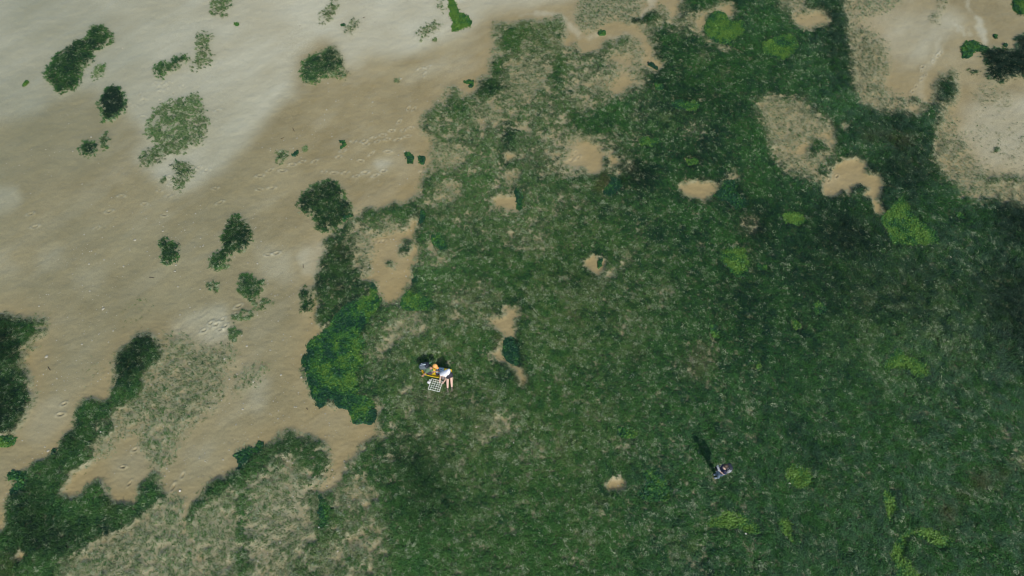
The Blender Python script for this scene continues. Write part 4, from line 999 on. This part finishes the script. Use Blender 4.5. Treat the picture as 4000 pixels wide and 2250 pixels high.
# --- bending person in the white shirt
def c_(x, y, z): return P(1690 + x / 12.6, 1430 + y / 12.6, z)
J = {'pelvis': (c_(855, 345, .93), .13), 'waist': (c_(760, 300, .98), .135), 'chest': (c_(610, 320, .88), .145), 'neck0': (c_(540, 390, .78), .08), 'neck': (c_(525, 440, .72), .055),
     'shA': (c_(435, 370, .78), .066), 'elA': (c_(380, 570, .44), .042), 'wrA': (c_(350, 735, .15), .028),
     'shB': (c_(700, 440, .84), .066), 'elB': (c_(640, 650, .46), .042), 'wrB': (c_(535, 800, .15), .028),
     'hipA': (c_(745, 500, .87), .095), 'knA': (c_(732, 790, .48), .058), 'anA': (c_(738, 1090, .12), .040),
     'hipB': (c_(905, 420, .88), .095), 'knB': (c_(930, 740, .48), .058), 'anB': (c_(945, 1040, .12), .040)}
E = [('pelvis', 'waist'), ('waist', 'chest'), ('chest', 'neck0'), ('neck0', 'neck'), ('chest', 'shA'), ('shA', 'elA'), ('elA', 'wrA'), ('chest', 'shB'), ('shB', 'elB'), ('elB', 'wrB'),
     ('pelvis', 'hipA'), ('hipA', 'knA'), ('knA', 'anA'), ('pelvis', 'hipB'), ('hipB', 'knB'), ('knB', 'anB')]
for a, b in E: print('bendlen', a, b, round((J[a][0] - J[b][0]).length, 2))
org = c_(850, 1200, 0); org.z = ground_z(org.x, org.y)
J['slA'] = (J['shA'][0].lerp(J['elA'][0], .35), .055); J['slB'] = (J['shB'][0].lerp(J['elB'][0], .35), .055)
J['htA'] = (J['hipA'][0].lerp(J['knA'][0], .42), .078); J['htB'] = (J['hipB'][0].lerp(J['knB'][0], .42), .078)
hc = c_(520, 520, .62)
upv = hc - J['neck'][0]
rt, M = person(org, 'person in white t-shirt and dark shorts bending down over the white grid frame', J, E, hc, Vector((-.1, .25, -1)), upv + Vector((0, -.05, 0)), M_SKIN,
    [(J['wrA'][0], Vector((-.1, -.25, -1)), Vector((-.2, -1, .2)), 1), (J['wrB'][0], Vector((-.5, -.25, -.9)), Vector((.1, -1, .3)), -1)],
    [('t_shirt', [('pelvis', 'waist'), ('waist', 'chest'), ('chest', 'neck0'), ('chest', 'shA'), ('shA', 'slA'), ('chest', 'shB'), ('shB', 'slB')], .034, M_WHITE),
     ('shorts', [('waist', 'pelvis'), ('pelvis', 'hipA'), ('hipA', 'htA'), ('pelvis', 'hipB'), ('hipB', 'htB')], .012, M_BLACKCLOTH)], M_GREYHAIR, None, dict(low=.0, front=.03))
for q, (toe, heel) in enumerate(((c_(768, 1300, .035), c_(735, 1135, .035)), (c_(965, 1235, .035), c_(940, 1085, .035)))):
    an = J['anA' if q == 0 else 'anB'][0]
    shoe(rt, org, heel, toe, an, M_BOOT)
    me = skin_mesh({'a': (an + Vector((0, 0, .015)), .047), 'b': (an + Vector((0, .01, .055)), .046)}, [('a', 'b')], 0, 2)
    put('sock', localise(me, org), rt, M_SOCK)

# --- crouching person in the green shirt
def b_(x, y, z): return P(1630 + x / 19.32, 1405 + y / 19.32, z)
J = {'pelvis': (b_(590, 760, .27), .125), 'waist': (b_(680, 740, .42), .115), 'chest': (b_(880, 690, .58), .13), 'neck0': (b_(1020, 640, .66), .07), 'neck': (b_(1120, 600, .71), .055),
     'shA': (b_(770, 790, .58), .062), 'elA': (b_(620, 1010, .34), .043), 'wrA': (b_(470, 1120, .15), .028),
     'shB': (b_(1050, 720, .62), .062), 'elB': (b_(1120, 910, .38), .043), 'wrB': (b_(1480, 890, .30), .028),
     'hipA': (b_(660, 860, .26), .09), 'knA': (b_(1110, 1040, .33), .062), 'anA': (b_(760, 1060, .12), .042),
     'hipB': (b_(720, 760, .26), .09), 'knB': (b_(1230, 960, .36), .060), 'anB': (b_(860, 920, .12), .042)}
E = [('pelvis', 'waist'), ('waist', 'chest'), ('chest', 'neck0'), ('neck0', 'neck'), ('chest', 'shA'), ('shA', 'elA'), ('elA', 'wrA'), ('chest', 'shB'), ('shB', 'elB'), ('elB', 'wrB'),
     ('pelvis', 'hipA'), ('hipA', 'knA'), ('knA', 'anA'), ('pelvis', 'hipB'), ('hipB', 'knB'), ('knB', 'anB')]
for a, b in E: print('crouchlen', a, b, round((J[a][0] - J[b][0]).length, 2))
J['slA'] = (J['shA'][0].lerp(J['elA'][0], .8), .052); J['slB'] = (J['shB'][0].lerp(J['elB'][0], .75), .052)
org = b_(620, 950, 0); org.z = ground_z(org.x, org.y)
hc = b_(1330, 520, .78)
rt, M = person(org, 'person in green shirt and orange cap crouching at the end of the yellow sledge', J, E, hc, Vector((.55, -.55, -.6)), Vector((.35, .15, .9)), M_SKIN2,
    [(J['wrA'][0], Vector((-.6, -.5, -.5)), Vector((0, -.3, 1)), 1), (J['wrB'][0], Vector((1, .1, -.15)), Vector((0, 0, 1)), 1)],
    [('shirt', [('pelvis', 'waist'), ('waist', 'chest'), ('chest', 'neck0'), ('chest', 'shA'), ('shA', 'slA'), ('chest', 'shB'), ('shB', 'slB')], .016, M_OLIVE),
     ('trousers', [('pelvis', 'hipA'), ('hipA', 'knA'), ('knA', 'anA'), ('pelvis', 'hipB'), ('hipB', 'knB'), ('knB', 'anB')], .014, M_DTROU)], M_BROWNHAIR, None, dict(low=-.03))
cap = put('cap', localise(hair_mesh(hc + M @ Vector((0, .004, .012)), M, 1.16, .01, .2), org), rt, M_ORANGE)
brim = ellipsoid(hc + M @ Vector((0, .125, .030)), (.072, .062, .007), M, 16, 8)
put('brim', localise(brim, org), cap, M_ORANGE)
for k_, d_ in (('anA', Vector((-.2, -.05, -.09))), ('anB', Vector((-.2, .05, -.09)))):
    an = J[k_][0]; shoe(rt, org, an + Vector((.04, 0, -.075)), an + d_ + Vector((0, 0, .02)), an, M_BOOT, 'boot')

# --- standing person with the remote control
def d_(x, y, z): return P(2770 + x / 17.05, 1795 + y / 17.05, z)
J = {'pelvis': (d_(850, 735, .93), .12), 'waist': (d_(905, 665, 1.08), .115), 'chest': (d_(975, 600, 1.26), .135), 'neck0': (d_(1040, 530, 1.40), .065), 'neck': (d_(1060, 510, 1.45), .052),
     'shA': (d_(1075, 770, 1.33), .060), 'elA': (d_(1000, 985, 1.08), .042), 'wrA': (d_(720, 745, 1.06), .028),
     'shB': (d_(950, 400, 1.33), .060), 'elB': (d_(920, 385, 1.08), .042), 'wrB': (d_(690, 520, 1.07), .028),
     'hipA': (d_(860, 815, .88), .09), 'knA': (d_(690, 970, .50), .060), 'anA': (d_(600, 1195, .10), .042),
     'hipB': (d_(800, 670, .88), .09), 'knB': (d_(640, 790, .50), .060), 'anB': (d_(500, 985, .10), .042)}
E = [('pelvis', 'waist'), ('waist', 'chest'), ('chest', 'neck0'), ('neck0', 'neck'), ('chest', 'shA'), ('shA', 'elA'), ('elA', 'wrA'), ('chest', 'shB'), ('shB', 'elB'), ('elB', 'wrB'),
     ('pelvis', 'hipA'), ('hipA', 'knA'), ('knA', 'anA'), ('pelvis', 'hipB'), ('hipB', 'knB'), ('knB', 'anB')]
for a, b in E: print('standlen', a, b, round((J[a][0] - J[b][0]).length, 2))
J['slA'] = (J['shA'][0].lerp(J['elA'][0], .75), .052); J['slB'] = (J['shB'][0].lerp(J['elB'][0], .75), .052)
org = d_(500, 1110, 0); org.z = ground_z(org.x, org.y)
hc = d_(1095, 455, 1.57)
rt, M = person(org, 'person in navy t-shirt and faded jeans standing with a remote control in both hands', J, E, hc, Vector((-.8, -.3, -.5)), Vector((-.25, -.1, 1)), M_SKIN,
    [(J['wrA'][0], Vector((-.75, .45, .05)), Vector((0, 0, 1)), -1), (J['wrB'][0], Vector((-.8, -.35, .05)), Vector((0, 0, 1)), 1)],
    [('t_shirt', [('pelvis', 'waist'), ('waist', 'chest'), ('chest', 'neck0'), ('chest', 'shA'), ('shA', 'slA'), ('chest', 'shB'), ('shB', 'slB')], .016, M_NAVY),
     ('jeans', [('pelvis', 'hipA'), ('hipA', 'knA'), ('knA', 'anA'), ('pelvis', 'hipB'), ('hipB', 'knB'), ('knB', 'anB')], .016, M_DENIM)], M_BROWNHAIR, None, dict(k=1.1, low=-.05))
for k_, toe in (('anA', d_(330, 1235, .03)), ('anB', d_(280, 1010, .03))):
    an = J[k_][0]; heel = an + (an - toe).normalized() * .04; heel.z = .035
    shoe(rt, org, heel, toe, an, M_SHOE, 'shoe')
    me = skin_mesh({'a': (an + Vector((0, 0, .01)), .062), 'b': (an + (J['kn' + k_[2]][0] - an) * .14, .061)}, [('a', 'b')], 0, 2)
    put('cuff', localise(me, org), rt, M_CUFF)

# --- backpacks: a rounded bag, pocket, straps
def backpack(cen, long_, out_, dims, label, mbody, mpocket, mtop, lettering):
    M = frame_of(out_, long_)
    rt = empty('backpack', cen, label, 'backpack')
    z0 = Vector((0, 0, 0))
    a, b, c = dims
    put('bag', ellipsoid(z0, (a / 2, b / 2, c / 2), M, 28, 20, .62), rt, mbody)
    put('front_pocket', ellipsoid(M @ Vector((0, b * .36, -c * .16)), (a * .38, b * .26, c * .30), M, 24, 16, .62), rt, mpocket)
    put('top_flap', ellipsoid(M @ Vector((0, b * .05, c * .36)), (a * .47, b * .46, c * .17), M, 24, 14, .7), rt, mtop)
    for sx in (-1, 1):
        pts = [Vector((sx * a * .26, -b * .35, c * .44)), Vector((sx * a * .30, -b * .95, c * .40)), Vector((sx * a * .33, -b * 1.25, c * .10)), Vector((sx * a * .32, -b * .9, -c * .25)), Vector((sx * a * .28, -b * .35, -c * .40))]
        J = {str(i): (M @ p, .018) for i, p in enumerate(pts)}
        put('shoulder_strap', skin_mesh(J, [(str(i), str(i + 1)) for i in range(4)], 0, 2), rt, M_STRAP)
    J = {'a': (M @ Vector((-.03, -b * .3, c * .47)), .009), 'b': (M @ Vector((0, -b * .3, c * .55)), .009), 'c': (M @ Vector((.03, -b * .3, c * .47)), .009)}
    put('grab_loop', skin_mesh(J, [('a', 'b'), ('b', 'c')], 0, 1), rt, M_STRAP)
    if lettering:                                     # a row of white letter strokes, too small to read in the photograph
        bm = bmesh.new(); lr = random.Random(4)
        for k in range(8):
            zc = (-.34 + .098 * k) * c
            for st in range(3):
                hgt = (.018, .010, .018)[st]; zz = zc + (st - 1) * .0095; xx = -.010 + (.010 if st == 1 and k % 2 else 0) + a * .13
                yy = b * .52 * (max(0, 1 - abs(zz / (c * .5)) ** 3)) ** .33 + b * .075
                r = bmesh.ops.create_cube(bm, size=1)
                for v in r['verts']: v.co = M @ Vector((xx + v.co.x * hgt * 2.2, yy + v.co.y * .02, zz + v.co.z * .0085))
        me = bpy.data.meshes.new('lettering'); bm.to_mesh(me); bm.free(); put('lettering', me, rt, M_LETTER)
        put('badge', ellipsoid(M @ Vector((-a * .16, b * .60, -c * .14)), (.016, .012, .022), M, 12, 8, .6), rt, M_LETTER)
    return rt
pb, ptp = b_(210, 560, .44), b_(830, 420, .70)
backpack(pb.lerp(ptp, .5) + Vector((0, 0, .02)), ptp - pb, Vector((-.35, .25, .9)), (.30, .19, .47), 'grey backpack with white lettering worn by the crouching person', M_PACK, M_PACK, M_PACKD, True)
backpack(d_(1275, 590, 1.22), Vector((.08, .05, 1)), Vector((.93, .33, 0)), (.31, .19, .46), 'light grey backpack with black top worn by the standing person', M_PACK2, M_PACK2, M_PACKD, False)

# green bottle in the side pocket of the first backpack
q0, q1 = b_(900, 270, .66), b_(1110, 190, .72)
bt = empty('bottle', q0, 'green bottle sticking out of the grey backpack beside the orange cap', 'bottle')
dv = (q1 - q0).normalized()
put('bottle_body', skin_mesh({'a': (Vector((0, 0, 0)) - dv * .08, .033), 'b': (dv * .06, .034), 'c': (dv * .09, .024)}, [('a', 'b'), ('b', 'c')], 0, 2), bt, M_GBOT)
put('cap', skin_mesh({'a': (dv * .095, .021), 'b': (dv * .125, .02)}, [('a', 'b')], 0, 2), bt, M_GBOT)

# --- remote control held by the standing person
cc = J and d_(610, 600, 1.09)
ct = empty('remote_control', cc, 'grey remote control with black hooded screen held by the standing person', 'remote control')
Mx = frame_of(Vector((-.9, -.25, 0)), Vector((-.3, -.1, 1)))
put('housing', ellipsoid(Vector((0, 0, 0)), (.085, .055, .022), Mx, 20, 12, .55), ct, M_CTRL)
put('screen', ellipsoid(Mx @ Vector((0, .075, .045)), (.092, .040, .055), Mx, 16, 12, .45), ct, M_SCREEN)
for sx in (-1, 1):
    put('grip', ellipsoid(Mx @ Vector((sx * .10, -.02, -.01)), (.025, .055, .028), Mx, 12, 8, .8), ct, M_CTRL)
    put('stick', skin_mesh({'a': (Mx @ Vector((sx * .055, -.01, .02)), .006), 'b': (Mx @ Vector((sx * .055, -.01, .045)), .008)}, [('a', 'b')], 0, 1), ct, M_SCREEN)
    put('antenna', skin_mesh({'a': (Mx @ Vector((sx * .07, .06, .01)), .007), 'b': (Mx @ Vector((sx * .075, .15, .05)), .006)}, [('a', 'b')], 0, 1), ct, M_CTRL)

# --- yellow sledge
def zA(x, y, z=0.0): return P(1600 + x / 6.9, 1350 + y / 6.9, z)
t0, t1 = zA(335, 745), zA(1125, 800)
ax = (t1 - t0); LEN = ax.length; axd = ax.normalized(); nd = Vector((-axd.y, axd.x, 0))
org = t0.lerp(t1, .5); org.z = ground_z(org.x, org.y) + .02
sl = empty('sledge', org, 'yellow plastic sledge with raised rim on the seagrass between two people', 'sledge')
def hw(u): return .215 * (1 - (1 - min(1, u / .62)) ** 2.2) ** .62 * (1 - .12 * max(0, u - .8) / .2) + .008
def loft(prof, n=28):
    vs = []; fs = []; m = len(prof)
    for i in range(n + 1):
        u = i / n; w_ = hw(u); rise = .06 * (1 - u) ** 3
        for (pw, pz, po) in prof:
            p = axd * ((u - .5) * LEN) + nd * (pw * w_ + po) ; vs.append((p.x, p.y, pz + rise))
    for i in range(n):
        for k in range(m - 1): fs.append((i * m + k, (i + 1) * m + k, (i + 1) * m + k + 1, i * m + k + 1))
    return vs, fs, m, n
prof = [(-.55, .0, 0), (-.85, .02, 0), (-.98, .13, 0), (-1.04, .155, 0), (-.98, .17, 0), (-.90, .15, 0), (-.78, .05, 0), (-.4, .03, 0), (0, .028, 0), (.4, .03, 0), (.78, .05, 0), (.90, .15, 0), (.98, .17, 0), (1.04, .155, 0), (.98, .13, 0), (.85, .02, 0), (.55, 0, 0)]
vs, fs, m, n = loft(prof)
fs += [tuple(n * m + k for k in range(m))]
for i in range(n): fs.append((i * m + m - 1, (i + 1) * m + m - 1, (i + 1) * m, i * m))
me = bpy.data.meshes.new('hull'); me.from_pydata(vs, [], fs)
for p in me.polygons: p.use_smooth = True
put('hull', me, sl, M_YELLOW)
bm = bmesh.new()                                       # transom at the square end
r = bmesh.ops.create_cube(bm, size=1)
for v in r['verts']:
    q = axd * (LEN * .5 + .002 + v.co.x * .03) + nd * (v.co.y * .37) + Vector((0, 0, .085 + v.co.z * .16)); v.co = q
bmesh.ops.bevel(bm, geom=bm.edges[:], offset=.008, segments=2, affect='EDGES')
me = bpy.data.meshes.new('transom'); bm.to_mesh(me); bm.free(); put('transom', me, sl, M_YELLOW)
for sx in (-1, 1):
    J = {str(i): (axd * ((.16 + .5 * i / 6 - .5) * LEN) + nd * sx * hw(.16 + .5 * i / 6) * .5 + Vector((0, 0, .04)), .012) for i in range(7)}
    put('floor_rib', skin_mesh(J, [(str(i), str(i + 1)) for i in range(6)], 0, 1), sl, M_YELLOW)
J = {'a': (axd * (-.5 * LEN - .01) + Vector((0, 0, .15)), .009), 'b': (axd * (-.5 * LEN - .10) + nd * .05 + Vector((0, 0, .05)), .009), 'c': (axd * (-.5 * LEN - .20) + nd * .16 + Vector((0, 0, .02)), .009)}
put('tow_rope', skin_mesh(J, [('a', 'b'), ('b', 'c')], 0, 1), sl, M_CUFF)

# --- cloudy plastic box with a strap, in the sledge
def rbox(c, dims, M, bev=.01, taper=0.0):
    bm = bmesh.new(); r = bmesh.ops.create_cube(bm, size=1)
    for v in r['verts']:
        k = 1 - taper * (v.co.z < 0)
        v.co = Vector((v.co.x * dims[0] * k, v.co.y * dims[1] * k, v.co.z * dims[2]))
    bmesh.ops.bevel(bm, geom=bm.edges[:], offset=bev, segments=3, affect='EDGES')
    for v in bm.verts: v.co = M @ v.co + c
    me = bpy.data.meshes.new('box'); bm.to_mesh(me); bm.free()
    for p in me.polygons: p.use_smooth = True
    return me
bc = c_(375, 240, .16)
bx = empty('storage_box', bc - Vector((0, 0, .10)), 'cloudy blue plastic box with a black strap lying in the yellow sledge', 'box')
Mb = Matrix.Rotation(R(-6), 3, 'Z'); up3 = Vector((0, 0, 1))
put('tub', rbox(Vector((0, 0, .075)), (.30, .25, .15), Mb, .012, .08), bx, M_CLEAR)
put('lid', rbox(Vector((0, 0, .163)), (.315, .265, .024), Mb, .008), bx, M_CLEAR)
put('strap', rbox(Mb @ Vector((-.075, 0, .092)), (.026, .285, .178), Mb, .006), bx, M_STRAP)
put('handle', skin_mesh({'a': (Mb @ Vector((-.05, -.02, .176)), .009), 'b': (Mb @ Vector((.02, .03, .20)), .010), 'c': (Mb @ Vector((.10, .05, .176)), .009)}, [('a', 'b'), ('b', 'c')], 0, 1), bx, M_PACK)
pc = c_(245, 395, .12)
pu = empty('pouch', pc - Vector((0, 0, .05)), 'dark purple cloth pouch beside the plastic box in the sledge', 'pouch')
put('pouch_bag', ellipsoid(Vector((0, 0, .045)), (.085, .06, .045), None, 18, 12, .8), pu, M_PURPLE)
put('drawstring', skin_mesh({'a': (Vector((.06, -.02, .06)), .008), 'b': (Vector((.10, -.05, .04)), .008), 'c': (Vector((.12, -.09, .02)), .008)}, [('a', 'b'), ('b', 'c')], 0, 1), pu, M_CUFF)

# --- white jars beside the frame
def lathe(prof, seg=20):
    vs = []; fs = []
    for r, z in prof:
        for k in range(seg): vs.append((r * math.cos(2 * math.pi * k / seg), r * math.sin(2 * math.pi * k / seg), z))
    for i in range(len(prof) - 1):
        for k in range(seg): fs.append((i * seg + k, i * seg + (k + 1) % seg, (i + 1) * seg + (k + 1) % seg, (i + 1) * seg + k))
    fs.append(tuple(range(seg))[::-1]); fs.append(tuple((len(prof) - 1) * seg + k for k in range(seg)))
    me = bpy.data.meshes.new('lathe'); me.from_pydata(vs, [], fs)
    for p in me.polygons: p.use_smooth = True
    return me
jl = zA(552, 940, .03); jl.z = ground_z(jl.x, jl.y) + .02
jr = empty('jar', jl, 'small white jar with grey lid at the corner of the grid frame', 'jar')
put('jar_body', lathe([(.030, 0), (.034, .006), (.034, .06), (.028, .068)]), jr, M_WPLAS)
put('lid', lathe([(.030, .066), (.031, .07), (.031, .082), (.026, .086)]), jr, M_LIDG)
jl = zA(520, 1000, .03); jl.z = ground_z(jl.x, jl.y) + .02
bo = empty('sample_box', jl, 'white square plastic box beside the small jar and the grid frame', 'box')
put('box_body', rbox(Vector((0, 0, .032)), (.115, .105, .06), Matrix.Rotation(R(-14), 3, 'Z'), .01, .06), bo, M_WPLAS)
put('lid', rbox(Vector((0, 0, .070)), (.122, .112, .016), Matrix.Rotation(R(-14), 3, 'Z'), .005), bo, M_WPLAS)

# --- white grid frame on the grass
qc = zA(699, 1074, .05)
qf = empty('grid_frame', (qc.x, qc.y, ground_z(qc.x, qc.y) + .08), 'white square grid frame of twenty five cells lying on the seagrass', 'grid frame', R(-14.5))
def rod(a, b, r, mat, nm):
    return put(nm, skin_mesh({'a': (Vector(a), r), 'b': (Vector(b), r)}, [('a', 'b')], 0, 2), qf, mat)
h = .25
for a, b in (((-h - .01, -h, 0), (h + .01, -h, 0)), ((-h - .01, h, 0), (h + .01, h, 0)), ((-h, -h, .001), (-h, h, .001)), ((h, -h, .001), (h, h, .001))): rod(a, b, .0125, M_FRAMEW, 'side_bar')
for k in range(1, 5):
    t = -h + k * .1
    rod((t, -h, .004), (t, h, .004), .0085, M_FRAMEW, 'cross_bar'); rod((-h, t, .008), (h, t, .008), .0085, M_FRAMEW, 'cross_bar')

# --- pale shells and bits of driftwood
M_SHELL = plain('bleached_shell', (.78, .74, .64), .45, .3, 60, .1); M_WOOD = plain('dark_wet_wood', (.055, .045, .033), .7, .6, 60, .4)
def shell(x, y, s, label):
    p = P(x, y, .03); p.z = ground_z(p.x, p.y) + .03
    def rib(v): return Vector((v.x * (1 + .12 * math.cos(9 * math.atan2(v.y, v.x))), v.y, max(v.z, -.004)))
    o = put('shell', ellipsoid(Vector((0, 0, 0)), (s, s * .8, s * .4), None, 20, 8, 1, rib), None, M_SHELL)
    o.location = p; tag(o, label, 'shell')
shell(3000 + 157 / 1.932, 1500 + 755 / 1.932, .055, 'large pale shell at the lower left of the round bright seaweed tuft')
shell(775 / 1.932, 1500 + 372 / 1.932, .035, 'white shell lying in dark grass on the lower left meadow')
shell(1360 / 1.932, 1500 + 808 / 1.932, .045, 'white shell on sand at the head of the narrow sandy inlet')
shell(1000 + 480 / 1.932, 1500 + 1088 / 1.932, .035, 'white shell at the foot of the leaf-shaped seaweed mat')
shell(2000 + 15 / 1.932, 1500 + 450 / 1.932, .04, 'white shell in mid meadow below the people')
shell(2000 + 1758 / 1.932, 1500 + 1135 / 1.932, .04, 'white shell at the lower edge of the long bright seaweed streak')
shell(93 / 1.932, 1500 + 412 / 1.932, .04, 'white shell on the bright seaweed tuft by the left edge')
def twig(pts, label):
    J = {}
    for i, (x, y) in enumerate(pts):
        p = P(x, y, .02); p.z = ground_z(p.x, p.y) + .015; J[str(i)] = (p, .016 - .002 * i)
    org = J['0'][0].copy()
    o = put('driftwood', localise(skin_mesh(J, [(str(i), str(i + 1)) for i in range(len(pts) - 1)], 0, 1), org), None, M_WOOD)
    o.location = org; tag(o, label, 'driftwood')
twig([(582, 1083), (592, 1084), (603, 1086)], 'thin dark twig on bare sand between the lone oval clump and the left meadow')
twig([(187, 1432), (192, 1441), (198, 1447)], 'short dark stick on sand above the lower left meadow')
twig([(1143, 498), (1147, 508), (1151, 513)], 'short upright twig on brown sand above the footprints')
twig([(1096, 541), (1103, 540), (1108, 537)], 'short flat twig just below the upright twig on brown sand')
twig([(1184, 1033), (1184, 1041), (1186, 1046)], 'tiny dark stick on sand left of the meadow flank')
twig([(1417, 70), (1423, 68), (1427, 66)], 'tiny dark stick on pale sand near the bright seaweed strip')
twig([(1196, 1593), (1200, 1597), (1202, 1600)], 'tiny dark stick on sand left of the largest seaweed mat')
